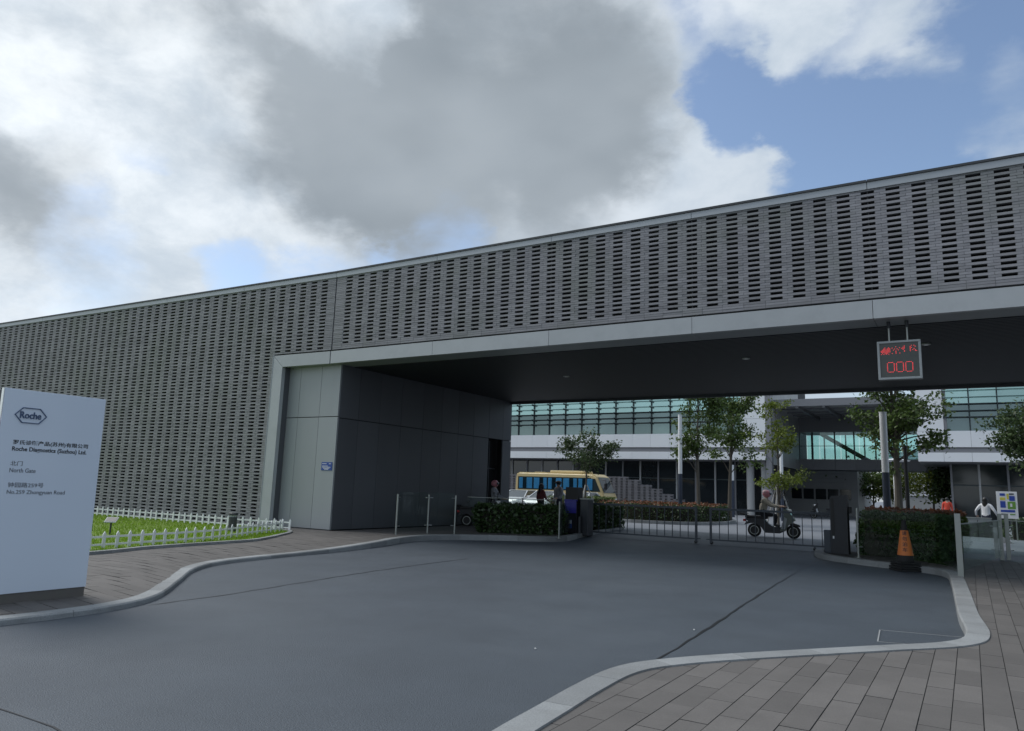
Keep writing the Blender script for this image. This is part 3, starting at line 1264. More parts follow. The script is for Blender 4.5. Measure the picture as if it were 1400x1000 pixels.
# ------------------------------------------------------------------ glass railings
def glass_rail(posts, z0, h, label, r_=.028, flat=None, skip=(), gh=1.0, cap=False, thin=(), nopost=()):
    root = thing('glass_railing', label, 'railing', (posts[0][0], posts[0][1], z0))
    for i, p in enumerate(posts):
        if i in nopost:
            continue
        if flat and i not in thin:
            po = MB().box(p[0] - flat[0], p[0] + flat[0], p[1] - flat[1], p[1] + flat[1], z0 - .02, z0 + h, .008).build('post', 'dullsteel', root)
        else:
            po = MB().tube([(p[0], p[1], z0 - .02), (p[0], p[1], z0 + h)], r_, 12).build('post', 'dullsteel', root)
            MB().lathe([(.06, z0 - .01), (.06, z0 + .015)], p[:2], 14).build('base_plate', 'dullsteel', po)
    for i, (a, b) in enumerate(zip(posts, posts[1:])):
        if i in skip:
            continue
        a, b = Vector(a[:2]), Vector(b[:2])
        t = (b - a).normalized()
        nn = Vector((-t.y, t.x)) * .006
        a2, b2 = a + t * .07, b - t * .07
        gp = MB().prism([(a2 - nn)[:], (b2 - nn)[:], (b2 + nn)[:], (a2 + nn)[:]], z0 + .12, z0 + gh).build('glass_panel', 'railglass', root)
        for (q, s_, iq) in ((a, 1, i), (b, -1, i + 1)):
            if iq in nopost:
                continue
            for zz in (.28, gh - .16):
                MB().tube([(q.x, q.y, z0 + zz), (q.x + t.x * .13 * s_, q.y + t.y * .13 * s_, z0 + zz)], .014, 8).build('clamp', 'steel', gp)
        if cap:
            MB().prism([(a - nn * 3)[:], (b - nn * 3)[:], (b + nn * 3)[:], (a + nn * 3)[:]], z0 + gh + .002, z0 + gh + .022).build('top_rail', 'dullsteel', root)
    return root


rp = [G(x, y, PAV) for x, y in ((541, 733), (584, 731), (621, 731.5))]
glass_rail(rp, PAV, 1.20, 'clear glass railing with slim steel posts in front of the dark passage wall', gh=1.27)
glass_rail([(-16.6, 23.6), (-15.6, 24.0), (-14.5, 24.4), (-13.3, 24.8)], PAV, 1.12, 'clear glass barrier with steel posts behind the shaded hedge', gh=1.08, cap=True)
q = G(764, 736, PAV)
glass_rail([(q.x, q.y), (-11.62, 23.0)], PAV, 1.12, 'clear glass railing with dark slim posts around the shaded hedge', r_=.024, gh=1.06, skip=())
a = G(1314, 789, PAV)
b = G(1174, 763, PAV)
glass_rail([(b.x, b.y), (-.70, 20.42), (a.x, a.y)], PAV, 1.27, 'glass railing with a broad flat steel post around the hedge by the cone', flat=(.055, .03), gh=1.28, thin=(0,), nopost=(1,))
c = Vector((.63, 24.3))
glass_rail([(a.x + .06, a.y + .08), (c.x, c.y)], PAV, 1.24, 'glass gate screen with thin top rail and paired posts across the footpath', flat=(.05, .025), gh=1.05, cap=True, nopost=(0,))
glass_rail([(c.x + .16, c.y + .15), (c.x + 3.2, c.y + .2)], PAV, 1.24, 'glass screen with steel post at the footpath beyond the swing gate', flat=(.05, .025), gh=1.05, cap=True)


# ------------------------------------------------------------------ vegetation
def leaf(mb, c, s_, rg, up_bias=.3):
    n = Vector((rg.gauss(0, 1), rg.gauss(0, 1), rg.gauss(0, 1) + up_bias)).normalized()
    a = n.cross(Vector((rg.gauss(0, 1), rg.gauss(0, 1), rg.gauss(0, 1)))).normalized()
    b = n.cross(a)
    s2 = s_ * rg.uniform(.6, 1.25)
    w = s2 * .62
    mb.quad(c - a * s2, c - b * w, c + a * s2 * 1.1, c + b * w)


def hedge(poly, z0, z1, n, label, mtl='hedge', top=None, seed=1, ls=.068, topn=0, group=None):
    rg = random.Random(seed)
    cx = sum(p[0] for p in poly) / len(poly)
    cy = sum(p[1] for p in poly) / len(poly)
    root = thing('hedge', label, 'hedge', (cx, cy, z0), group=group)
    core = [(cx + (p[0] - cx) * .90, cy + (p[1] - cy) * .86) for p in poly]
    MB().prism(core, z0 - .05, z1 - .1).build('branches', 'twig', root)
    per = []
    L = 0
    for i in range(len(poly)):
        a, b = Vector(poly[i][:2]), Vector(poly[(i + 1) % len(poly)][:2])
        per.append((L, a, b))
        L += (b - a).length
    ar = area(poly)
    h = z1 - z0
    mb = MB()
    for _ in range(n):
        if rg.random() < (L * h) / (L * h + ar * 1.3):
            d = rg.uniform(0, L)
            for (s0, a, b) in reversed(per):
                if d >= s0:
                    break
            t = (b - a).normalized()
            p = a + t * (d - s0)
            zz = z0 + h * rg.random()
            lump = .06 * sin(p.x * 5.1 + zz * 4) + .06 * sin(p.y * 4.3 - zz * 6 + 1) + .04 * sin(p.x * 13 + 2) * sin(zz * 11)
            inw = (Vector((cx, cy)) - p).normalized()
            p = p - inw * (lump + rg.gauss(0, .035) - .03)
            if zz > z1 - .1:
                p += inw * .06
        else:
            while True:
                x = rg.uniform(min(q[0] for q in poly), max(q[0] for q in poly))
                y = rg.uniform(min(q[1] for q in poly), max(q[1] for q in poly))
                if in_poly(x, y, poly):
                    break
            p = Vector((x, y))
            zz = z1 + rg.gauss(0, .035) + .035 * sin(x * 4.7) * sin(y * 3.9) - .02
        leaf(mb, Vector((p.x, p.y, zz)), ls, rg)
    mb.build('foliage', mtl, root)
    if top:
        mb = MB()
        for _ in range(topn):
            while True:
                x = rg.uniform(min(q[0] for q in poly), max(q[0] for q in poly))
                y = rg.uniform(min(q[1] for q in poly), max(q[1] for q in poly))
                if in_poly(x, y, poly):
                    break
            leaf(mb, Vector((x, y, z1 + abs(rg.gauss(.03, .05)))), ls, rg)
        mb.build('new_shoots', top, root)
    return root


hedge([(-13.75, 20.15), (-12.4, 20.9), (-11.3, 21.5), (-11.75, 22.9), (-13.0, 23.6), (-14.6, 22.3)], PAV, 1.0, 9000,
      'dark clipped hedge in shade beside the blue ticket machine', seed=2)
hedge([(-12.1, 24.5), (-11.45, 24.35), (-11.3, 26.6), (-12.2, 27.0)], CRT, 1.05, 2500, 'short clipped hedge just behind the sliding gate post', seed=4)
hp = [G(x, y, PAV) for x, y in ((1177, 759), (1232, 763), (1300, 769))]
hedge([hp[0][:2], hp[1][:2], (-.50, 20.9), (-.40, 22.6), (-2.55, 23.6)], PAV, 1.22, 9500, 'large dark clipped hedge behind the orange traffic cone', seed=5)
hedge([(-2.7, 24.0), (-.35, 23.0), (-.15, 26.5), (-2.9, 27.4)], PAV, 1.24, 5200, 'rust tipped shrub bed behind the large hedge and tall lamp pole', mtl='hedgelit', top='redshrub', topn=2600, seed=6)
isl = [Vector(q) for q in ((-15.2, 33.2), (-13.2, 32.8), (-11.5, 33.3), (-10.6, 34.6), (-10.2, 37.2), (-10.9, 40.8), (-12.8, 43.2), (-15.4, 42.5), (-17.2, 39.5), (-17.0, 35.5))]
isl2 = catmull(isl, 5, True)
ki = thing('planting_island', 'rounded planting island with pale kerb in the courtyard', 'island', (-13.6, 38, CRT))
cen = Vector((-13.7, 38))
inn = [p + (cen - p).normalized() * .2 for p in isl2]
for i in range(0, len(isl2), 2):
    a = [isl2[i], isl2[(i + 1) % len(isl2)], isl2[(i + 2) % len(isl2)]]
    b = [inn[i], inn[(i + 1) % len(isl2)], inn[(i + 2) % len(isl2)]]
    MB().prism([p[:] for p in a] + [p[:] for p in b[::-1]], CRT - .05, CRT + .14).build('kerb_stone', 'kerb', ki)
MB().prism([p[:] for p in inn], CRT - .05, CRT + .10).build('soil', 'soil', ki)
ii = [p + (cen - p).normalized() * .45 for p in isl2]
hedge([p[:] for p in ii], CRT + .1, 1.02, 15000, 'wide hedge mass with rust tips on the planting island', mtl='hedge', top='redshrub', topn=2600, seed=8, ls=.055)
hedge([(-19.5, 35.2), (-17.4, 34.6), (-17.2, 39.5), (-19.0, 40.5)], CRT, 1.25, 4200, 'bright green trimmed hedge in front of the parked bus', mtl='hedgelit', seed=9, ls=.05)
hedge([(1.15, 37.0), (6.5, 37.6), (6.5, 39.0), (1.15, 38.5)], CRT, 1.05, 4500, 'dark hedge behind the information board stand', seed=10, ls=.05)


def tree(label, base, h, crown, n, ls, tr, seed, mtl='leaf', stakes=False, z_first=None, lean_=(0, 0), group=None, forks=1, name='broadleaf_tree', spread=.24, nl=26):
    """crown: list of (dx, dy, z, rx, rz) blobs relative to the base"""
    rg = random.Random(seed)
    bx, by, bz = base
    root = thing(name, label, 'tree', base, group=group)
    mb = MB()
    top = Vector((bx + lean_[0], by + lean_[1], bz + h * .93))
    trunk = []
    ns = 9
    for i in range(ns + 1):
        t = i / ns
        trunk.append(Vector((bx + lean_[0] * t + .03 * sin(5 * t + seed), by + lean_[1] * t + .03 * cos(4 * t + seed), bz - .05 + (h * .93 + .05) * t)))
    mb.tube(trunk, [tr * (1.25 if i == 0 else 1) * (1 - .85 * i / ns) for i in range(ns + 1)], 9)
    tips = []
    wsum = sum(c[3] ** 2 * c[4] for c in crown)
    for (dx, dy, z, rx, rz) in crown:
        k = max(4, int(nl * rx * rx * rz / wsum + .5))
        for _ in range(k):
            while True:
                q = Vector((rg.uniform(-1, 1), rg.uniform(-1, 1), rg.uniform(-1, 1)))
                if .25 < q.length < 1:
                    break
            tip = Vector((bx + dx + q.x * rx, by + dy + q.y * rx, bz + z + q.z * rz))
            tz = max(.25, min(.97, (tip.z - bz - rx * .55) / (h * .93)))
            st = trunk[min(ns, int(tz * ns))]
            midp = (st + tip) / 2 + Vector((0, 0, .12 * rx))
            r1 = tr * .32 * (1.05 - tz * .6)
            mb.tube([st, midp, tip], [r1, r1 * .6, r1 * .2], 5)
            tips += [(tip, 1.0), ((tip + midp) / 2, .7)]
            for _ in range(2):
                e = tip + Vector((rg.gauss(0, 1), rg.gauss(0, 1), rg.gauss(0, .7))) * rx * .26
                mb.tube([tip + (midp - tip) * .3, e], [r1 * .3, r1 * .12], 4)
                tips.append((e, .9))
    mb.build('trunk', 'bark', root)
    mb = MB()
    sp_ = spread
    for _ in range(n):
        c, w = rg.choice(tips)
        if rg.random() > w:
            continue
        p = c + Vector((rg.gauss(0, sp_), rg.gauss(0, sp_), rg.gauss(0, sp_ * .75)))
        leaf(mb, p, ls, rg)
    mb.build('crown', mtl, root)
    if stakes:
        for k in range(3):
            a = 2 * pi * k / 3 + .5
            MB().tube([(bx + .75 * cos(a), by + .75 * sin(a), bz), (bx + .05 * cos(a), by + .05 * sin(a), bz + stakes)], .035, 7).build('support_pole', 'stake', root)
    return root


tree('slender street tree with upright green crown on the planting island', (-12.0, 38, CRT + .1), 7.6, [(-.1, 0, 4.6, 1.0, 1.5), (0, 0, 6.3, 1.25, 1.2), (-.5, .2, 3.6, .7, .7), (.9, 0, 5.8, .7, .9)], 5200, .085, .11, 21, spread=.2)
tree('forked green street tree leaning beside the island hedge', (-11.1, 40.5, CRT + .1), 8.0, [(.1, 0, 3.9, 1.3, 1.0), (.4, 0, 5.4, 1.5, 1.3), (.9, 0, 6.8, 1.3, .9), (-.6, 0, 6.6, .8, .8)], 5400, .085, .12, 22, lean_=(.3, 0), spread=.2)
tree('small dark leaved tree with spreading crown in front of the bus', (-17.3, 35.6, CRT), 4.6, [(-.9, 0, 3.6, .8, .7), (.8, 0, 3.7, .9, .7), (0, 0, 3.0, 1.0, .6), (.2, 0, 4.2, .7, .45)], 3600, .07, .07, 23, mtl='leafdark', stakes=1.7, spread=.17, nl=22)
tree('young ginkgo with yellow green whorls and a tripod of support poles', (-7.4, 35, CRT), 6.0, [(-.2, 0, 2.15, 1.15, .25), (.4, 0, 2.25, 1.1, .25), (-.3, 0, 3.9, .9, .5), (.6, 0, 4.3, .7, .3), (0, 0, 5.2, .7, .8)], 3000, .065, .06, 24, mtl='leafyellow', stakes=2.0, spread=.13, nl=30)
tree('tall street tree with thick trunk beside the white lamp pole', (-2.3, 31, CRT), 7.0, [(0, 0, 4.4, 1.1, 1.0), (-.6, 0, 4.6, 1.0, .6), (.9, 0, 5.0, 1.1, .7), (0, 0, 5.9, 1.2, .9), (.1, 0, 3.4, .65, .9), (1.4, 0, 3.6, .4, .3)], 5600, .075, .17, 25, nl=44, spread=.17)
tree('leafy dark tree in front of the right hand office glazing', (2.25, 39.5, CRT), 6.2, [(-.4, 0, 3.6, 1.2, .9), (.2, 0, 4.9, 1.2, .9), (.8, 0, 4.0, 1.2, 1.0), (-.7, 0, 4.6, .8, .7)], 6200, .085, .1, 26, mtl='leafdark', spread=.22)
for i, (x, y, h, w, mt_) in enumerate(((-9.6, 72, 5.2, 1.6, 'leafdark'), (-7.4, 74, 5.0, 1.9, 'leaf'), (-5.4, 73, 5.3, 1.7, 'leafyellow'), (-2.6, 70, 5.0, 1.5, 'leafyellow'), (-11.6, 76, 5.0, 1.7, 'leaf'), (-.9, 62, 4.4, 1.0, 'leafdark'))):
    tree(['dark bushy tree beyond the link bridge by the annex', 'wide green tree beyond the middle of the link bridge', 'yellow green tree beyond the link bridge next to the lamp pole',
          'pale yellow green tree under the right end of the link bridge', 'mid green tree behind the grey annex', 'small dark potted-size tree under the right hand office block'][i],
         (x, y, CRT), h, [(0, 0, 3.0, w, 1.2), (.4, 0, 3.9, w * .8, .9), (-.5, 0, 2.4, w * .8, .6)], 2600, .13, .1, 40 + i, mtl=mt_, nl=18, spread=.38, group='trees beyond the link bridge')


# ------------------------------------------------------------------ gates
def gate_leaf(x0, x1, y0, y1, label, wheel_at):
    gz = ground_z((y0 + y1) / 2)
    root = thing('sliding_gate', label, 'gate', ((x0 + x1) / 2, (y0 + y1) / 2, gz))
    a, b = Vector((x0, y0)), Vector((x1, y1))
    t = (b - a).normalized()
    nn = Vector((-t.y, t.x))
    L = (b - a).length

    def P(u, v, z_):
        q = a + t * u + nn * v
        return (q.x, q.y, gz + z_)

    def bar(u0, u1, z0, z1, d, name):
        return MB().box(u0, u1, -d, d, z0, z1).map(P).build(name, 'gate', root)
    bar(0, L, 1.05, 1.115, .035, 'top_rail')
    bar(0, L, .12, .165, .03, 'bottom_rail')
    n = int(L / .25)
    for i in range(1, n):
        u = L * i / n
        bar(u - .011, u + .011, .165, 1.05, .011, 'bar')
    for u in (0, L):
        bar(u - .03, u + .03, .05, 1.13, .037, 'end_post')
    for u in [w_ if w_ >= 0 else L + w_ for w_ in wheel_at]:
        w = MB().lathe([(.05, -.02), (.05, .02)], (0, 0), 14).map(lambda x, y, z_: P(u + x, z_, .052 + y)).build('wheel', 'rubber', root)
        bar(u - .02, u + .02, .05, .125, .028, 'wheel_bracket')
    bar(-.14 if wheel_at[0] > 0 else L, 0 if wheel_at[0] > 0 else L + .14, .135, .165, .02, 'stop_bar')
    return root


gp = [G(952, 743, .09), G(972, 744.5, .09), G(1136, 755, .09)]
gate_leaf(-11.35, gp[0].x, 23.35, gp[0].y, 'left leaf of the dark barred sliding gate by the blue ticket machine', (-.01,))
gate_leaf(gp[1].x, gp[2].x + .05, gp[1].y, gp[2].y, 'right leaf of the dark barred sliding gate by the tall dark pillar', (.02, 3.0))

# ------------------------------------------------------------------ ticket machines
k1 = G(796, 731, PAV)
kx, ky = -11.52, 22.75
tm = thing('ticket_machine', 'dark ticket machine with deep blue upper panel and white sticker', 'ticket machine', (kx, ky, PAV))
MB().box(kx - .24, kx + .24, ky - .2, ky + .25, PAV - .01, PAV + 1.05, .015).build('body', 'dark', tm)
MB().box(kx - .24, kx + .24, ky - .12, ky + .25, PAV + 1.052, PAV + 1.58, .015).build('hood', 'black', tm)
MB().box(kx - .22, kx + .22, ky - .215, ky - .201, PAV + .72, PAV + 1.12, .005).build('blue_panel', 'blue', tm)
MB().box(kx - .235, kx + .235, ky - .24, ky - .13, PAV + 1.122, PAV + 1.17, .01).build('shelf', 'blue', tm)
MB().box(kx - .05, kx + .06, ky - .212, ky - .202, PAV + .22, PAV + .50).build('sticker', 'policeblue', tm)
MB().box(kx - .045, kx + .055, ky - .217, ky - .213, PAV + .37, PAV + .49).build('sticker_print', 'white', tm)
MB().box(kx - .30, kx - .26, ky - .1, ky + .15, PAV - .01, PAV + 1.3, .008).build('side_post', 'dullsteel', tm)
bh = thing('barrier_housing', 'dark grey barrier housing with round bollard beside the ticket machine', 'barrier', (kx + .5, ky, PAV))
MB().box(kx + .30, kx + .62, ky - .1, ky + .3, PAV - .01, PAV + 1.18, .03).build('body', 'darkgrey', bh)
MB().box(kx + .29, kx + .63, ky - .11, ky + .31, PAV + 1.185, PAV + 1.22, .01).build('lid', 'dullsteel', bh)
MB().tube([(kx + .36, ky - .24, PAV - .02), (kx + .36, ky - .24, PAV + .62)], .06, 14).build('bollard', 'darkgrey', bh)
gpst = thing('gate_post', 'black slim post at the left end of the sliding gate', 'post', (-11.0 - .25, 23.3, 0))
MB().box(-11.32, -11.2, 23.18, 23.3, -.02, 1.32, .01).build('post', 'black', gpst)
MB().box(-11.16, -11.08, 23.2, 23.28, -.02, 1.22, .01).build('post', 'black', gpst)
MB().tube([(-11.12, 23.1, .1), (-11.3, 22.95, .75)], .018, 8).build('brace', 'dullsteel', gpst)

k2 = G(1153, 757, PAV)
x0, y0 = -3.38, 22.55
rm = thing('gate_pillar', 'tall dark gate control pillar with sloping top beside the right gate leaf', 'pillar', (x0 + .2, y0 + .2, PAV))
MB().profile_y([(x0, PAV - .02), (x0 + .44, PAV - .02), (x0 + .44, PAV + 1.60), (x0 + .04, PAV + 1.57), (x0, PAV + 1.5)], y0, y0 + .40).build('body', 'dark', rm)
MB().box(x0 - .012, x0 + .002 - .004, y0 + .05, y0 + .35, PAV + .02, PAV + 1.45).build('side_panel', 'gate', rm)
MB().box(x0 + .03, x0 + .11, y0 - .008, y0 - .002, PAV + .5, PAV + 1.5).build('reader_panel', 'black', rm)
MB().box(x0 + .05, x0 + .09, y0 - .014, y0 - .008, PAV + .40, PAV + .47).build('sticker', 'white', rm)
MB().box(x0 - .2, x0 - .02, y0 + .1, y0 + .36, PAV - .02, PAV + .62, .01).build('foot_box', 'gate', rm)
MB().tube([(x0 + .5, y0 + .1, PAV + 1.1), (x0 + .5, y0 + .1, PAV + 1.28)], .05, 12).build('camera_head', 'black', rm)
MB().box(x0 + .44, x0 + .5, y0 + .08, y0 + .12, PAV + 1.15, PAV + 1.2).build('bracket', 'black', rm)

# ------------------------------------------------------------------ traffic cone
cp = G(1239, 781, 0)
cn = thing('traffic_cone', 'tall orange traffic cone with black tip and layered black base', 'traffic cone', (cp.x, cp.y, 0))
ca = radians(32)


def CN(x, y, z):
    return (cp.x + x * cos(ca) - y * sin(ca), cp.y + x * sin(ca) + y * cos(ca), z)


for i in range(4):
    s_ = .27 - .012 * i + (.01 if i % 2 else 0)
    MB().box(-s_, s_, -s_, s_, .002 + i * .055, .05 + i * .055, .012).map(CN).build('base_plate', 'rubber', cn)


def frustum(z0, r_0, z1, r_1, n=28):
    return MB().lathe([(r_0, z0), (r_0 * .6 + r_1 * .4, z0 * .6 + z1 * .4), (r_1, z1)], (0, 0), n).map(CN)


frustum(.222, .185, .36, .162).build('lower_skirt', 'rubber', cn, smooth=False)
sleeve = frustum(.362, .172, .93, .085).build('sleeve', 'coneorange', cn)
frustum(.90, .082, 1.13, .05).build('tip', 'rubber', cn)
MB().lathe([(.05, 1.13), (.04, 1.16), (.012, 1.17)], (0, 0), 18).map(CN).build('tip_cap', 'rubber', cn)
for i, chv in enumerate('请勿泊车'):
    zc = .82 - i * .125
    rr = lambda z_: .172 + (.085 - .172) * (z_ - .362) / .568 + .0035

    def place(u, v, w, zc=zc):
        z_ = zc + v
        R_ = rr(z_) + w
        an = (u - .05) / R_
        return CN(R_ * sin(an) * cos(-ca - YAW * 0) - 0, 0, z_) if False else (cp.x + R_ * sin(an + CD), cp.y - R_ * cos(an + CD), z_)
    CD = atan2(-cp.x, cp.y) * 1.0
    stuff(text_part(chv, .10, .095, place, 'ink', sleeve, .008))

# ------------------------------------------------------------------ lamp poles
def lamp_pole(x, y, h, split, r_, label, group='white courtyard lamp columns'):
    root = thing('lamp_column', label, 'lamp column', (x, y, CRT), group=group)
    MB().lathe([(r_ * 1.02, CRT - .05), (r_ * 1.02, split)], (x, y), 18).build('lower_shaft', 'poleblue', root)
    MB().lathe([(r_, split), (r_, h)], (x, y), 18).build('light_tube', 'polewhite', root)
    MB().lathe([(r_ * 1.05, h), (r_ * 1.05, h + .03)], (x, y), 18).build('cap', 'polewhite', root)
    return root


lamp_pole(-12.63, 37, 5.64, 2.62, .10, 'white and dark blue lamp column on the planting island hedge')
lamp_pole(-2.40, 28, 4.57, 2.55, .115, 'white and dark blue lamp column in front of the thick street tree')
lamp_pole(-9.7, 47, 4.35, 2.5, .10, 'white lamp column behind the young ginkgo')
lamp_pole(-13.5, 50, 3.6, 2.6, .13, 'short white lamp column by the left office block corner')
bl = thing('lamp_post', 'slim black lamp post behind the rust tipped shrub bed', 'lamp post', (-1.88, 29.5, CRT))
MB().lathe([(.07, CRT - .05), (.06, 3.45)], (-1.88, 29.5), 14).build('shaft', 'black', bl)
MB().lathe([(.11, CRT), (.11, CRT + .3)], (-1.88, 29.5), 14).build('base', 'black', bl)
MB().lathe([(.075, 3.45), (.075, 3.55)], (-1.88, 29.5), 14).build('cap', 'black', bl)
pp = thing('lamp_column', 'pale steel lamp column behind the slim black post', 'lamp column', (-2.75, 37, CRT))
MB().lathe([(.13, CRT - .05), (.13, 3.1)], (-2.75, 37), 16).build('shaft', 'polewhite', pp)
MB().lathe([(.55, 3.35), (.6, 3.39), (.1, 3.48)], (-2.75, 37), 24).build('disc_head', 'polewhite', pp)
MB().lathe([(.05, 3.1), (.05, 3.36)], (-2.75, 37), 12).build('neck', 'polewhite', pp)


# ------------------------------------------------------------------ office blocks
def office(label, x0, x1, Y, solid_l, solid_r, depth, name='office_building', gx0=None, gx1=None, phase=0.0):
    root = thing(name, label, 'office building', ((x0 + x1) / 2, Y, CRT))
    ZH = 12.5
    MB().box(x0 + .05, x1 - .05, Y + .6, Y + depth, 4.30, ZH).build('core', 'interior', root)
    MB().box(x0 + .05, x1 - .05, Y + .02, Y + depth, 4.14, 4.19).build('soffit', 'greypanel', root)
    # bands of panels
    M_ = 1.53
    xs = []
    x = x0
    first = x0 + ((phase - x0) % M_)
    cuts = [x0] + [first + i * M_ for i in range(int((x1 - first) / M_) + 1) if x0 + .2 < first + i * M_ < x1 - .2] + [x1]
    for a, b in zip(cuts, cuts[1:]):
        MB().box(a + .006, b - .006, Y - .35, Y + .3, 4.20, 4.77).build('band_panel', 'whitepanel', root)
    MB().box(x0, x1, Y - .12, Y + .3, 4.772, 5.06).build('recess_band', 'greypanel', root)
    MB().box(x0 + .01, x1 - .01, Y - .10, Y + .02, 5.062, 5.12).build('shadow_gap', 'dark', root)
    wx0, wx1 = x0 + solid_l, x1 - solid_r
    cuts = [wx0] + [first + i * M_ for i in range(int((wx1 - first) / M_) + 1) if wx0 + .2 < first + i * M_ < wx1 - .2] + [wx1]
    for a, b in zip(cuts, cuts[1:]):
        MB().box(a + .006, b - .006, Y - .2, Y + .3, 5.122, 6.16).build('band_panel', 'whitepanel', root)
        # glass pane in two lights
        MB().box(a + .04, b - .04, Y + .05, Y + .08, 6.17, 7.86).build('window_pane', 'officeglass_refl', root)
        MB().box(a + .04, b - .04, Y + .05, Y + .08, 7.92, ZH - .4).build('window_pane', 'officeglass', root)
        MB().box(a - .035, a + .035, Y - .06, Y + .12, 6.17, ZH - .4).build('mullion', 'mullion', root)
    for zz in (7.05, 7.45, 7.89, 8.33, 8.77):
        th = .02 if zz < 8 else .009
        lv = MB().box(wx0, wx1, Y - .34, Y - .06, zz - th, zz + th).map(lambda x_, y_, z_: (x_, y_, z_ + (y_ - Y + .34) * -.12)).build('louvre', 'mullion' if zz < 8 else 'officeglass', root)
        for c in cuts[:-1]:
            MB().profile_y([(c - .02, zz - .10), (c + .02, zz - .10), (c + .02, zz + .05), (c - .02, zz + .05)], Y - .42, Y - .05).build('bracket', 'mullion', lv)
    # solid ends
    for (a, b) in (((x0, x0 + solid_l)), ((x1 - solid_r, x1))):
        if b - a > .3:
            for i, z0 in enumerate((5.122, 6.16, 7.2, 8.25, 9.3, 10.35, 11.4)):
                MB().box(a + .006, b - .006, Y - .21, Y + .3, z0 + .006, min(z0 + 1.03, ZH)).build('wall_panel', 'whitepanel', root)
    MB().box(x0 - .1, x1 + .1, Y - .4, Y + depth, ZH, ZH + .3).build('roof', 'whitepanel', root)
    # recessed ground floor
    ga, gb = gx0 if gx0 is not None else x0, gx1 if gx1 is not None else x1
    n = max(1, int((gb - ga) / M_))
    w = (gb - ga) / n
    for i in range(n):
        a = ga + i * w
        MB().box(a + .05, a + w - .05, Y + 2.0, Y + 2.04, CRT, 4.13).build('window_pane', 'darkglass', root)
        MB().box(a - .06, a + .06, Y + 1.9, Y + 2.1, CRT, 4.13).build('mullion', 'palegrey' if i % 2 else 'greypanel', root)
    MB().box(ga, gb, Y + 1.95, Y + 2.07, 2.75, 2.83).build('transom', 'mullion', root)
    MB().box(ga, gb, Y + 3.6, Y + 3.7, CRT, 4.13).build('inner_wall', 'interior', root)
    return root


wb = office('white office block with green glazing and banded panels behind the bus', -58, -12.35, 55, 0, 1.75, 16, gx1=-13.6, phase=-33.34)
MB().box(-12.34, -11.95, 54.75, 55.3, CRT, 12.6).build('corner_fin', 'greypanel', wb)
for i in range(7):
    MB().box(-12.0, -11.94, 55.4 + i * 1.38, 55.4 + i * 1.38 + 1.36, 3.9, 12.4).build('return_panel', 'palegrey', wb)
MB().box(-12.34, -12.01, 55.32, 65, 3.9, 12.4).build('return_wall', 'interior', wb)
for x in (-13.75, -12.7):
    MB().lathe([(.28, CRT), (.28, 4.14)], (x, 55.9), 18).build('column', 'palegrey', wb)
eb = office('white office block with green glazing right of the link bridge', -2.75, 24, 55, 1.55, 0, 16, gx0=-1.0, phase=.24)
MB().box(-1.19, -1.03, -.14 + 55 - .1, 55.3, 5.122, 12.4).build('window_surround', 'greypanel', eb)
MB().box(-1.0, -.9, 57.1, 66, CRT, 4.13).build('side_wall', 'dark', eb)
MB().box(-2.74, -2.70, 55.32, 70, 4.2, 12.4).build('return_wall', 'palegrey', eb)

# link bridge between the blocks
lb = thing('link_bridge', 'grey glazed link bridge with wide canopy between the two office blocks', 'bridge', (-7.4, 65, CRT))
bx = [-11.93, -10.9, -9.2, -7.75, -6.2, -4.6, -2.76]
for a, b in zip(bx, bx[1:]):
    MB().box(a + .01, b - .01, 65.0, 65.15, 3.95, 4.80).build('parapet_panel', 'greypanel', lb)
    MB().box(a + .04, b - .04, 65.06, 65.09, 4.82, 7.0).build('window_pane', 'bridgeglass', lb)
    MB().box(a - .05, a + .05, 65.0, 65.14, 4.81, 7.02).build('mullion', 'mullion', lb)
    MB().box(a + .04, b - .04, 68.4, 68.43, 4.82, 7.0).build('window_pane', 'bridgeglass', lb)
    MB().box(a + .35, a + .45, 68.36, 68.46, 4.81, 7.02).build('mullion', 'mullion', lb)
MB().box(bx[0], bx[-1], 65.03, 65.10, 5.86, 5.90).build('transom', 'mullion', lb)
MB().box(bx[0], bx[-1], 65.16, 68.5, 3.95, 4.12).build('deck', 'greypanel', lb)
MB().box(bx[0], bx[-1], 68.44, 68.55, 3.95, 4.80).build('parapet_panel', 'greypanel', lb)
MB().box(bx[0], bx[-1], 64.97, 68.6, 7.03, 8.35).build('head_beam', 'greypanel', lb)
MB().profile_y([(-10.8, 7.0), (-10.2, 7.0), (-5.6, 4.15), (-6.3, 4.15)], 67.3, 67.8).build('stair_flight', 'darkgrey', lb)
MB().box(-11.9, -2.8, 55.6, 64.95, 8.22, 8.3).build('canopy_board', 'palegrey', lb)
MB().box(-11.9, -2.8, 55.45, 55.59, 8.1, 8.62).build('canopy_fascia', 'greypanel', lb)
for x in (-10.3, -8.5, -6.7, -4.9):
    MB().box(x - .1, x + .1, 55.6, 64.9, 7.98, 8.215).build('canopy_beam', 'greypanel', lb)
for y in (58, 60.3, 62.6):
    MB().box(-11.9, -2.8, y - .05, y + .05, 8.12, 8.212).build('canopy_purlin', 'greypanel', lb)

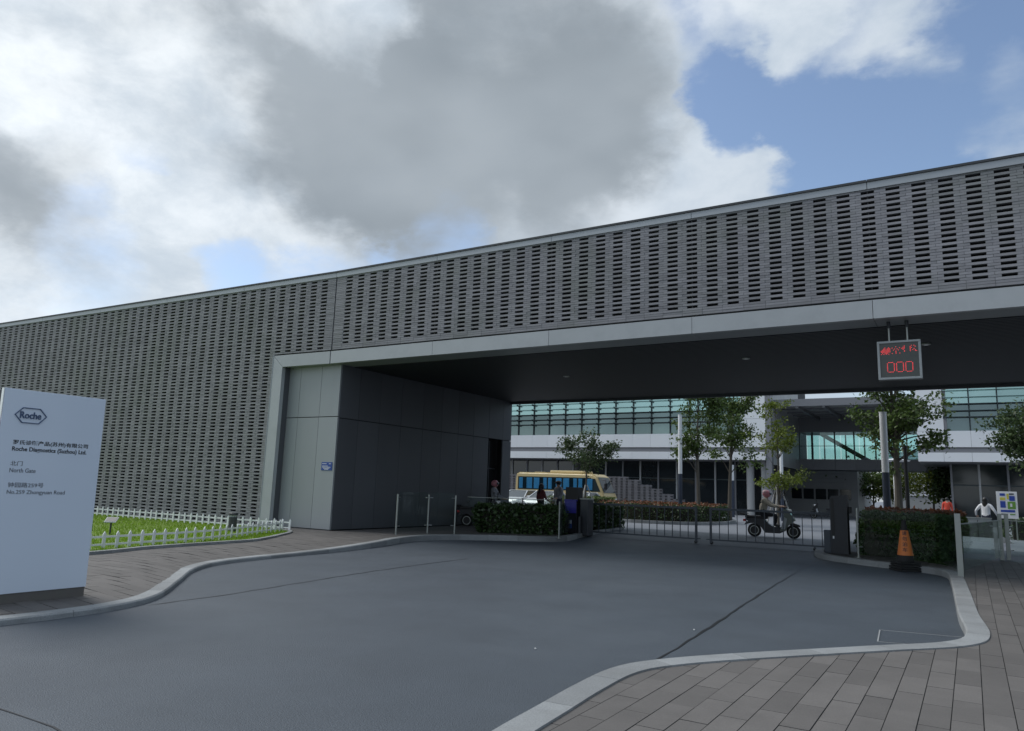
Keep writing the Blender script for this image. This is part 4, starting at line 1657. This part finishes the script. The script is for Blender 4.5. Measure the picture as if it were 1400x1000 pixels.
# annex under the bridge
ax = thing('annex_building', 'low grey annex with dark window strip behind the young ginkgo', 'building', (-14, 70, CRT))
MB().box(-17.5, -8.2, 70, 80, CRT - .1, 4.2).build('wall', 'palegrey', ax)
for i in range(4):
    MB().box(-17.0 + 0, -9.2, 69.94, 69.99, 2.7 + i * .35, 3.0 + i * .35).build('cladding_board', 'palegrey', ax)
for i in range(5):
    MB().box(-13.6 + i * 1.0, -12.75 + i * 1.0, 69.93, 69.99, 1.55, 2.45).build('window_pane', 'darkglass', ax)
MB().box(-16.9, -14.2, 69.93, 69.99, CRT, 2.2).build('door', 'darkgrey', ax)
MB().box(-17.6, -8.1, 69.8, 80.1, 4.2, 4.4).build('roof', 'greypanel', ax)
wx = thing('slatted_building', 'white slat clad building beyond the right end of the link bridge', 'building', (-1, 84, CRT))
MB().box(-7, 6, 84, 92, CRT - .1, 6.5).build('wall', 'palegrey', wx)
for i in range(14):
    MB().box(-6.9, 5.9, 83.9, 83.99, 2.2 + i * .3, 2.42 + i * .3).build('slat', 'whitepanel', wx)

# stepped screen wall
sw = thing('screen_wall', 'grey perforated screen wall stepping down behind the planting island', 'wall', (-24, 50, CRT))
steps = [(-40, -20.96, 2.7), (-20.96, -20.0, 2.5), (-20.0, -19.2, 2.16), (-19.2, -18.4, 1.9), (-18.4, -17.6, 1.56), (-17.6, -16.8, 1.25)]
for (a, b, h) in steps:
    mb = MB()
    zz = CRT
    r_ = 0
    while zz < h:
        n = max(1, round((b - a) / .40))
        for k in range(n):
            u = a + (b - a) * k / n
            w = (b - a) / n
            if r_ % 2 == 0:
                mb.box(u, u + w * .55, 50, 50.12, zz + .005, min(h, zz + .09))
            else:
                mb.box(u, u + w - .01, 50, 50.12, zz + .005, min(h, zz + .09))
        zz += .095
        r_ += 1
    mb.box(a, b, 50.13, 50.2, CRT - .05, h - .01)
    stuff(mb.build('screen_panel', 'screenwall', sw))

# ------------------------------------------------------------------ bus
bus = thing('minibus', 'cream and peach minibus with blue window curtains parked by the offices', 'bus', (-23.6, 46, CRT))
BX0, BX1, BY0, BY1 = -27.4, -20.5, 45.0, 47.1


def bus_outline():
    return [(BX0 + .12, CRT + .32), (BX1 - .25, CRT + .32), (BX1 - .02, CRT + .5), (BX1, CRT + 1.0), (BX1 - .12, CRT + 1.25), (BX1 - .62, CRT + 2.35), (BX1 - .95, CRT + 2.52), (BX0 + .3, CRT + 2.56),
            (BX0 + .06, CRT + 2.44), (BX0, CRT + 2.1), (BX0 - .04, CRT + .8)]


po = bus_outline()
bm = bmesh.new()
vs0 = [bm.verts.new((x, BY0, z)) for x, z in po]
vs1 = [bm.verts.new((x, BY1, z)) for x, z in po]
bm.faces.new(vs0)
bm.faces.new(vs1[::-1])
for i in range(len(po)):
    j = (i + 1) % len(po)
    bm.faces.new((vs0[j], vs0[i], vs1[i], vs1[j]))
bmesh.ops.recalc_face_normals(bm, faces=bm.faces[:])
bmesh.ops.bevel(bm, geom=[e for e in bm.edges if abs((e.verts[0].co - e.verts[1].co).y) < .01], offset=.09, segments=3, affect='EDGES')
body = MB().frombm(bm).build('body', 'buscream', bus)
MB().box(BX0 + .02, BX1 - .35, BY0 - .012, BY0 + .002, CRT + .45, CRT + 1.18, .004).build('side_panel', 'buspeach', bus)
MB().box(BX0 + .1, BX0 + 2.3, BY0 - .02, BY0 - .013, CRT + .98, CRT + 1.16).build('stripe', 'busred', bus)
MB().box(BX0 + .3, BX0 + 2.0, BY0 - .02, BY0 - .013, CRT + .84, CRT + .93).build('stripe', 'busred', bus)
MB().box(BX0 + .22, BX1 - 1.0, BY0 - .016, BY0 + .002, CRT + 1.38, CRT + 2.26, .01).build('window_band', 'carglass', bus)
wxs = [BX0 + .32 + i * 1.16 for i in range(6)]
for i, x in enumerate(wxs[:-1]):
    pane = MB().box(x, x + 1.10, BY0 - .045, BY0 - .04, CRT + 1.44, CRT + 2.2).build('window_pane', 'buswindow', bus)
    for (a, b) in ((0.02, .30), (.62, 1.06)) if i % 2 == 0 else ((.04, .48), (.80, 1.06)):
        mb = MB()
        n = 8
        for k in range(n):
            u0_, u1_ = x + a + (b - a) * k / n, x + a + (b - a) * (k + 1) / n
            d0, d1 = (.0, .012) if k % 2 else (.012, .0)
            mb.quad((u0_, BY0 - .035 + d0, CRT + 1.45), (u1_, BY0 - .035 + d1, CRT + 1.45), (u1_, BY0 - .035 + d1, CRT + 2.19), (u0_, BY0 - .035 + d0, CRT + 2.19))
        mb.build('curtain', 'curtain', bus)
MB().box(BX0 + 2.6, BX0 + 5.2, BY0 + .3, BY1 - .3, CRT + 2.5, CRT + 2.72, .08).build('roof_unit', 'buscream', bus)
MB().box(BX0 + 1.2, BX0 + 2.0, BY0 + .6, BY1 - .6, CRT + 2.5, CRT + 2.6, .03).build('roof_hatch', 'buscream', bus)
mb = MB()
for (a, b) in (((BX1 - .14, CRT + 1.3), (BX1 - .60, CRT + 2.3)),):
    mb.quad((a[0] + .03, BY0 + .15, a[1]), (a[0] + .03, BY1 - .15, a[1]), (b[0] + .03, BY1 - .2, b[1]), (b[0] + .03, BY0 + .2, b[1]))
mb.build('windscreen', 'carglass', bus)
MB().profile_y([(BX1 - 1.0, CRT + 1.35), (BX1 - .3, CRT + 1.35), (BX1 - .70, CRT + 2.2), (BX1 - 1.0, CRT + 2.2)], BY0 - .02, BY0 - .003).build('door_window', 'carglass', bus)
for yy in (BY0 + .1, BY1 - .4):
    MB().box(BX1 - .02, BX1 + .03, yy, yy + .3, CRT + .75, CRT + .95, .02).build('headlight', 'lamp', bus)
for x in (BX0 + 1.6, BX1 - 1.2):
    for yy in (BY0 - .02, BY1 - .2):
        w = MB().lathe([(.40, 0), (.42, .03), (.42, .19), (.40, .22)], (0, 0), 24).map(lambda a, b, c_: (x + a, yy + c_, CRT + .42 + b)).build('wheel', 'rubber', bus)
        MB().lathe([(.22, -.01), (.2, .0), (.22, .23)], (0, 0), 20).map(lambda a, b, c_: (x + a, yy + c_, CRT + .42 + b)).build('rim', 'dullsteel', w)
mr = MB().tube([(BX1 - .3, BY0 - .02, CRT + 2.15), (BX1 + .15, BY0 - .2, CRT + 2.1), (BX1 + .2, BY0 - .25, CRT + 1.9)], .025, 8).build('mirror_arm', 'carblack', bus)
MB().box(BX1 + .12, BX1 + .26, BY0 - .36, BY0 - .16, CRT + 1.5, CRT + 1.92, .03).build('mirror', 'carblack', mr)


# ------------------------------------------------------------------ cars (nose towards -y in local space)
def make_car(label, loc, rz):
    root = thing('parked_car', label, 'car', loc, rz, 'white cars parked in front of the bus')
    half = .88
    prof = [(-2.2, .35), (-2.25, .62), (-2.1, .80), (-1.1, .98), (-.95, 1.0), (.95, 1.02), (1.9, 1.0), (2.2, .85), (2.22, .4), (1.9, .25), (-1.9, .25)]
    bm = bmesh.new()
    A = [bm.verts.new((-half * (.92 if abs(y) > 2 else 1), y, z)) for y, z in prof]
    B = [bm.verts.new((half * (.92 if abs(y) > 2 else 1), y, z)) for y, z in prof]
    bm.faces.new(A)
    bm.faces.new(B[::-1])
    for i in range(len(prof)):
        j = (i + 1) % len(prof)
        bm.faces.new((A[j], A[i], B[i], B[j]))
    bmesh.ops.recalc_face_normals(bm, faces=bm.faces[:])
    bmesh.ops.bevel(bm, geom=bm.edges[:], offset=.06, segments=2, affect='EDGES')
    MB().frombm(bm).build('body', 'carwhite', root, local=True, smooth=False)
    # greenhouse
    low = [(-.80, -1.05), (.80, -1.05), (.80, 1.55), (-.80, 1.55)]
    hi = [(-.60, -.25), (.60, -.25), (.60, 1.0), (-.60, 1.0)]
    gh = MB()
    gh.v = [(x, y, .99) for x, y in low] + [(x, y, 1.44) for x, y in hi]
    gh.f = [(0, 1, 5, 4), (1, 2, 6, 5), (2, 3, 7, 6), (3, 0, 4, 7), (4, 5, 6, 7)]
    gh.mi = [0] * 5
    gh.build('greenhouse', 'carglass', root, local=True)
    MB().box(-.62, .62, -.28, 1.03, 1.435, 1.485, .02).build('roof', 'carwhite', root, local=True)
    for s_ in (-1, 1):
        MB().tube([(s_ * .81, -1.08, .99), (s_ * .61, -.26, 1.45)], .035, 6).build('pillar', 'carwhite', root, local=True)
        MB().tube([(s_ * .81, 1.56, .99), (s_ * .61, 1.0, 1.45)], .05, 6).build('pillar', 'carwhite', root, local=True)
        MB().box(s_ * .72 - .17, s_ * .72 + .17, -2.235, -2.12, .64, .77, .03).build('headlight', 'lamp', root, local=True)
        mi_ = MB().box(s_ * .98 - .1, s_ * .98 + .1, -.75, -.6, .98, 1.12, .03).build('mirror', 'carwhite', root, local=True)
        for y in (-1.35, 1.35):
            w = MB().lathe([(.29, -.1), (.32, -.08), (.32, .08), (.29, .1)], (0, 0), 22).map(lambda a, b, c_: (s_ * .80 + c_, y + a, .32 + b)).build('wheel', 'rubber', root, local=True)
            MB().lathe([(.2, -.105), (.2, .105)], (0, 0), 18).map(lambda a, b, c_: (s_ * .80 + c_, y + a, .32 + b)).build('rim', 'dullsteel', w, local=True)
    root.scale = (1, 1, .88)
    MB().box(-.5, .5, -2.255, -2.18, .42, .58, .02).build('grille', 'carblack', root, local=True)
    MB().box(-.22, .22, -2.262, -2.25, .46, .56).build('number_plate', 'policeblue', root, local=True)
    return root


make_car('white car facing the gate behind the glass barrier nearest the passage wall', (-24.9, 41.6, CRT), radians(4))
make_car('white car facing the gate with clear view of its windscreen', (-22.6, 41.0, CRT), radians(6))
make_car('white car facing the gate behind the two standing people', (-20.3, 41.2, CRT), radians(5))


# ------------------------------------------------------------------ people
def person(label, loc, rz, J, h, mats, hair=None, name='person', bulk=1.1):
    """J: overrides of joints; local x right, y forward, z up; made for 1.75 m and scaled"""
    k = h / 1.75
    P = {'pel': (0, 0, .96), 'bel': (0, .01, 1.10), 'che': (0, .01, 1.30), 'nk0': (0, 0, 1.44), 'nk': (0, .01, 1.50), 'hd': (0, .03, 1.60), 'top': (0, .03, 1.70),
         'sl': (-.18, 0, 1.41), 'sr': (.18, 0, 1.41), 'el': (-.23, -.02, 1.13), 'er': (.23, -.02, 1.13), 'wl': (-.24, .06, .90), 'wr': (.24, .06, .90),
         'hl': (-.24, .08, .82), 'hr': (.24, .08, .82),
         'pl': (-.09, 0, .92), 'pr': (.09, 0, .92), 'kl': (-.10, .02, .50), 'kr': (.10, .02, .50), 'al': (-.10, -.02, .09), 'ar': (.10, -.02, .09), 'tl': (-.11, .14, .04), 'tr': (.11, .14, .04)}
    P.update(J)
    R_ = {'pel': .14, 'bel': .125, 'che': .145, 'nk0': .08, 'nk': .055, 'hd': .095, 'top': .07, 'sl': .07, 'sr': .07, 'el': .045, 'er': .045, 'wl': .032, 'wr': .032, 'hl': .035, 'hr': .035,
          'pl': .095, 'pr': .095, 'kl': .062, 'kr': .062, 'al': .042, 'ar': .042, 'tl': .035, 'tr': .035}
    E = [('pel', 'bel', 1), ('bel', 'che', 1), ('che', 'nk0', 1), ('nk0', 'nk', 0), ('nk', 'hd', 0), ('hd', 'top', 0),
         ('nk0', 'sl', 1), ('nk0', 'sr', 1), ('sl', 'el', 1), ('sr', 'er', 1), ('el', 'wl', 1), ('er', 'wr', 1), ('wl', 'hl', 0), ('wr', 'hr', 0),
         ('pel', 'pl', 2), ('pel', 'pr', 2), ('pl', 'kl', 2), ('pr', 'kr', 2), ('kl', 'al', 2), ('kr', 'ar', 2), ('al', 'tl', 3), ('ar', 'tr', 3)]
    for q in ('bel', 'che', 'nk0', 'sl', 'sr', 'el', 'er', 'wl', 'wr'):
        R_[q] *= bulk
    # fingers
    for s_ in ('l', 'r'):
        w, hnd = Vector(P['w' + s_]), Vector(P['h' + s_])
        d = (hnd - w).normalized()
        side = d.cross(Vector((0, 1, 0)) if abs(d.y) < .8 else Vector((0, 0, 1))).normalized()
        for i in range(5):
            if i == 4:
                a = hnd - d * .03 + side * .045
                b = a + d * .03 + side * .012
            else:
                a = hnd + side * (.03 - .02 * i) + d * .03
                b = a + d * (.052, .06, .055, .042)[i] + Vector((0, -.012, -.008))
            P['f%s%da' % (s_, i)], P['f%s%db' % (s_, i)] = tuple(a), tuple(b)
            R_['f%s%da' % (s_, i)] = R_['f%s%db' % (s_, i)] = .010
            E += [('h' + s_, 'f%s%da' % (s_, i), 0), ('f%s%da' % (s_, i), 'f%s%db' % (s_, i), 0)]
    keys = list(P)
    me = bpy.data.meshes.new('sk')
    me.from_pydata([tuple(Vector(P[q]) * k) for q in keys], [(keys.index(a), keys.index(b)) for a, b, _ in E], [])
    o = bpy.data.objects.new('sk', me)
    COL.objects.link(o)
    o.modifiers.new('s', 'SKIN')
    for i, q in enumerate(keys):
        sv = me.skin_vertices[0].data[i]
        sv.radius = (R_[q] * k * (1.12 if q in ('che', 'pel', 'bel') else 1), R_[q] * k * (.82 if q in ('che', 'bel', 'pel') else 1))
        sv.use_root = q == 'pel'
    ss = o.modifiers.new('b', 'SUBSURF')
    ss.levels = ss.render_levels = 2
    bpy.context.view_layer.update()
    dg = bpy.context.evaluated_depsgraph_get()
    bme = bpy.data.meshes.new_from_object(o.evaluated_get(dg))
    bpy.data.objects.remove(o)
    bme.name = 'body'
    bme.materials.clear()
    for q in mats:
        bme.materials.append(MATS[q])
    segs = [(Vector(P[a]) * k, Vector(P[b]) * k, mi_) for a, b, mi_ in E]
    for pl_ in bme.polygons:
        c = pl_.center
        best = min(segs, key=lambda s_: (c - (s_[0] + (s_[1] - s_[0]) * max(0, min(1, (c - s_[0]).dot(s_[1] - s_[0]) / max(1e-6, (s_[1] - s_[0]).length_squared))))).length)
        pl_.material_index = best[2]
        pl_.use_smooth = True
    root = thing(name, label, 'person', loc, rz)
    b = bpy.data.objects.new('body', bme)
    COL.objects.link(b)
    b.parent = root
    hd = Vector(P['hd']) * k
    for (kind, mtl) in (hair or []):
        if kind == 'helmet':
            MB().ellipsoid((hd.x, hd.y - .01, hd.z + .045), (.132, .145, .135), 18, 12).build('helmet', mtl, root, local=True, smooth=True)
            MB().ellipsoid((hd.x, hd.y + .11, hd.z + .05), (.10, .06, .05), 12, 8).build('visor', 'carglass', root, local=True, smooth=True)
        elif kind == 'stripe':
            MB().ellipsoid((hd.x, hd.y - .05, hd.z + .10), (.125, .11, .088), 14, 9).build('helmet_panel', mtl, root, local=True, smooth=True)
        elif kind == 'longhair':
            MB().ellipsoid((hd.x, hd.y - .02, hd.z + .02), (.105, .115, .125), 16, 10).ellipsoid((hd.x, hd.y - .075, hd.z - .17), (.105, .055, .24), 14, 10).build('hair', mtl, root, local=True, smooth=True)
        elif kind == 'hair':
            MB().ellipsoid((hd.x, hd.y - .02, hd.z + .03), (.10, .108, .105), 16, 10).build('hair', mtl, root, local=True, smooth=True)
        elif kind == 'cap':
            MB().ellipsoid((hd.x, hd.y - .01, hd.z + .06), (.118, .125, .075), 16, 8).box(hd.x - .08, hd.x + .08, hd.y + .06, hd.y + .18, hd.z + .035, hd.z + .05, .006).build('cap', mtl, root, local=True, smooth=False)
        elif kind == 'bag':
            MB().box(-.17, .17, -.30, -.13, 1.02, 1.42, .05).build('backpack', mtl, root, local=True)
    return root


# woman in pink helmet by the doorway, facing right
person('person in pink helmet and grey top standing by the dark doorway', (-15.72, 24.25, PAV), radians(-75),
       {'el': (-.20, .16, 1.17), 'er': (.21, .16, 1.17), 'wl': (-.16, .40, 1.08), 'wr': (.18, .40, 1.08), 'hl': (-.16, .48, 1.06), 'hr': (.18, .48, 1.06)}, 1.74,
       ['skin', 'shirtgrey', 'trousers', 'shoe'], [('longhair', 'hair'), ('helmet', 'pinkhelmet')])
person('guard in dark cap and grey shirt behind the hedge', (-13.98, 26.3, CRT), radians(160),
       {'el': (-.26, .06, 1.15), 'wl': (-.18, .24, 1.05), 'hl': (-.15, .31, 1.03)}, 1.78, ['skin', 'shirtgrey', 'navy', 'shoe'], [('hair', 'hair'), ('cap', 'black')])
person('person with long dark hair and dark red top talking to the guard', (-14.22, 25.3, CRT), radians(-25),
       {'er': (.27, .05, 1.15), 'wr': (.2, .22, 1.05), 'hr': (.18, .3, 1.03)}, 1.62, ['skin', 'shirtred', 'trousers', 'shoe'], [('longhair', 'hair')])
person('person in white top with long black hair walking behind the grey reception box', (.47, 34.3, CRT), radians(-20),
       {'el': (-.34, -.05, 1.2), 'wl': (-.40, .12, 1.02), 'hl': (-.4, .2, .98), 'er': (.32, .0, 1.2), 'wr': (.38, .1, 1.0), 'hr': (.38, .18, .97), 'kl': (-.1, .14, .52), 'al': (-.1, .1, .1), 'tl': (-.1, .26, .05)}, 1.68,
       ['skin', 'shirtwhite', 'navy', 'shoe'], [('longhair', 'hair')])
person('distant person in orange red vest under the link bridge', (-1.12, 47.5, CRT), radians(180), {}, 1.72, ['skin', 'shirtorange', 'trousers', 'shoe'], [('hair', 'hair')])


# ------------------------------------------------------------------ mopeds (forward = +x local)
def moped(label, loc, rz, paint, group='electric mopeds'):
    root = thing('electric_moped', label, 'moped', loc, rz, group)
    for x in (-.65, .65):
        w = MB().lathe([(.20, -.045), (.23, -.03), (.235, 0), (.23, .03), (.20, .045)], (0, 0), 26).map(lambda a, b, c_: (x + a, c_, .235 + b)).build('wheel', 'rubber', root, local=True)
        MB().lathe([(.155, -.048), (.155, .048)], (0, 0), 22).map(lambda a, b, c_: (x + a, c_, .235 + b)).build('rim', 'dullsteel', w, local=True)
        MB().lathe([(.135, -.052), (.135, .052)], (0, 0), 18).map(lambda a, b, c_: (x + a, c_, .235 + b)).build('hub', 'black', w, local=True)
    bm = bmesh.new()
    prof = [(-.96, .60), (-.86, .68), (-.32, .65), (-.16, .47), (.0, .37), (.28, .35), (.34, .22), (.2, .16), (-.28, .16), (-.40, .34), (-.56, .46), (-.82, .52)]
    MB().profile_y(prof, -.13, .13).build('rear_body', 'dark', root, local=True)
    MB().box(-.95, -.18, -.14, .14, .63, .74, .045).build('seat', 'black', root, local=True)
    MB().profile_y([(.22, .24), (.40, .25), (.50, .44), (.72, .62), (.62, .80), (.43, 1.02), (.34, 1.0), (.37, .72), (.28, .42)], -.17, .17).build('front_shield', paint, root, local=True)
    MB().profile_y([(.27, .32), (.40, .32), (.47, .68), (.38, .72)], -.178, .178).build('shield_inset', 'recept', root, local=True)
    MB().profile_y([(.44, .48), (.60, .46), (.88, .40), (.84, .48), (.66, .53)], -.07, .07).build('mudguard', 'black', root, local=True)
    MB().tube([(.65, .07, .235), (.50, .07, .70)], .025, 8).tube([(.65, -.07, .235), (.50, -.07, .70)], .025, 8).build('fork', 'black', root, local=True)
    MB().tube([(.36, -.34, 1.06), (.43, -.15, 1.02), (.43, .15, 1.02), (.36, .34, 1.06)], .02, 8).build('handlebar', 'black', root, local=True)
    MB().box(.47, .60, -.1, .1, .88, 1.0, .03).build('headlight', 'lamp', root, local=True)
    for s_ in (-1, 1):
        mr = MB().tube([(.42, s_ * .28, 1.04), (.44, s_ * .33, 1.24)], .009, 6).build('mirror_stem', 'black', root, local=True)
        MB().ellipsoid((.44, s_ * .35, 1.28), (.02, .07, .045), 12, 8).build('mirror', 'black', mr, local=True)
    MB().tube([(-.80, -.12, .72), (-1.08, -.12, .76), (-1.08, .12, .76), (-.80, .12, .72)], .016, 7).box(-1.12, -.86, -.13, .13, .775, .80, .01).build('rear_rack', 'black', root, local=True)
    MB().box(-1.03, -.94, -.08, .08, .52, .60, .02).build('tail_light', 'taillight', root, local=True)
    MB().profile_y([(-.98, .40), (-.92, .52), (-.60, .56), (-.45, .44), (-.62, .48), (-.80, .46)], -.08, .08).build('rear_mudguard', 'darkgrey', root, local=True)
    return root


sa, sb = G(1031, 734, CRT), G(1086, 737, CRT)
sc_ = (sa + sb) / 2
srz = atan2(sb.y - sa.y, sb.x - sa.x) + radians(-4)
mo = moped('dark green electric moped ridden past the right gate leaf', (sc_.x, sc_.y, CRT), srz, 'scootergreen')
MB().box(-.30, .22, -.12, .12, .355, .375).build('footboard', 'black', mo, local=True)
# rider: local y forward -> rotate by -90 degrees from the moped's x forward
seat_back = Vector((cos(srz), sin(srz), 0)) * -.38
person('person in pink and white helmet and camouflage jacket riding the moped', (sc_.x + seat_back.x, sc_.y + seat_back.y, CRT), srz - pi / 2,
       {'pel': (0, 0, .82), 'bel': (0, .03, .98), 'che': (0, .08, 1.16), 'nk0': (0, .12, 1.30), 'nk': (0, .15, 1.36), 'hd': (0, .18, 1.46), 'top': (0, .18, 1.56),
        'sl': (-.18, .12, 1.27), 'sr': (.18, .12, 1.27), 'el': (-.26, .34, 1.10), 'er': (.26, .34, 1.10), 'wl': (-.29, .62, 1.08), 'wr': (.29, .62, 1.08), 'hl': (-.29, .71, 1.08), 'hr': (.29, .71, 1.08),
        'pl': (-.10, .02, .79), 'pr': (.10, .02, .79), 'kl': (-.16, .46, .78), 'kr': (.16, .46, .78), 'al': (-.14, .42, .44), 'ar': (.14, .42, .44), 'tl': (-.14, .58, .405), 'tr': (.14, .58, .405)}, 1.75,
       ['skin', 'shirtbeige', 'trousers', 'shoe'], [('hair', 'hair'), ('helmet', 'pinkhelmet'), ('stripe', 'pinkwhite')], bulk=1.35)
moped('dark moped standing in front of the person in pink helmet', (-15.55, 23.35, PAV), radians(20), 'dark')
moped('black moped parked in front of the grey annex', (-8.9, 56.5, CRT), radians(185), 'black')

# ------------------------------------------------------------------ reception box, board
rb = thing('reception_box', 'pale grey steel cabinet standing by the footpath in front of the person in white', 'cabinet', (.2, 33.8, CRT))
MB().box(-.27, .62, 33.5, 34.0, CRT, CRT + .86, .012).build('body', 'recept', rb)
MB().box(-.29, .64, 33.48, 34.02, CRT + .862, CRT + .89, .006).build('top', 'dullsteel', rb)
MB().box(.16, .185, 33.49, 33.498, CRT + .06, CRT + .8).build('door_gap', 'darkgrey', rb)
MB().box(.62, 1.25, 33.3, 33.9, CRT, CRT + .42).map(lambda x, y, z: (x, y, CRT + (z - CRT) * max(.06, 1 - (x - .62) / .6))).build('ramp', 'palegrey', rb)
ib = thing('information_board', 'white information board with blue yellow and green squares on a stand', 'board', (1.2, 36.2, CRT))
p0, p1 = onY(1361.5, 672, 36), onY(1393, 710, 36)
bx0, bx1, bz0, bz1 = p0.x, p1.x, p1.z, p0.z
MB().box(bx0, bx1, 36.0, 36.05, bz0, bz1, .01).build('panel', 'white', ib)
for (a, b, c, d, q) in ((.17, .42, .68, .78, 'boardyellow'), (.17, .42, .40, .64, 'boardblue'), (.50, .60, .72, .92, 'boardyellow'), (.62, .88, .66, .84, 'boardblue'), (.52, .9, .36, .63, 'boardgreen'),
                        (.17, .85, .24, .32, 'boardblue'), (.17, .42, .84, .93, 'boardblue'), (.62, .85, .88, .94, 'inkgrey'), (.17, .5, .14, .18, 'inkgrey'), (.6, .85, .14, .18, 'boardgreen')):
    MB().box(bx0 + (bx1 - bx0) * a, bx0 + (bx1 - bx0) * b, 35.99, 35.998, bz0 + (bz1 - bz0) * c, bz0 + (bz1 - bz0) * d).build('print_block', q, ib)
MB().box(bx0 + (bx1 - bx0) * .64, bx0 + (bx1 - bx0) * .74, 35.982, 35.989, bz0 + (bz1 - bz0) * .44, bz0 + (bz1 - bz0) * .56).build('print_block', 'white', ib)
for x in (bx0 + .08, bx1 - .08):
    MB().tube([(x, 36.08, CRT - .01), (x, 36.05, bz1 - .1)], .02, 8).build('leg', 'dullsteel', ib)
    MB().tube([(x, 36.45, CRT - .01), (x, 36.06, bz1 - .3)], .018, 8).build('brace', 'dullsteel', ib)
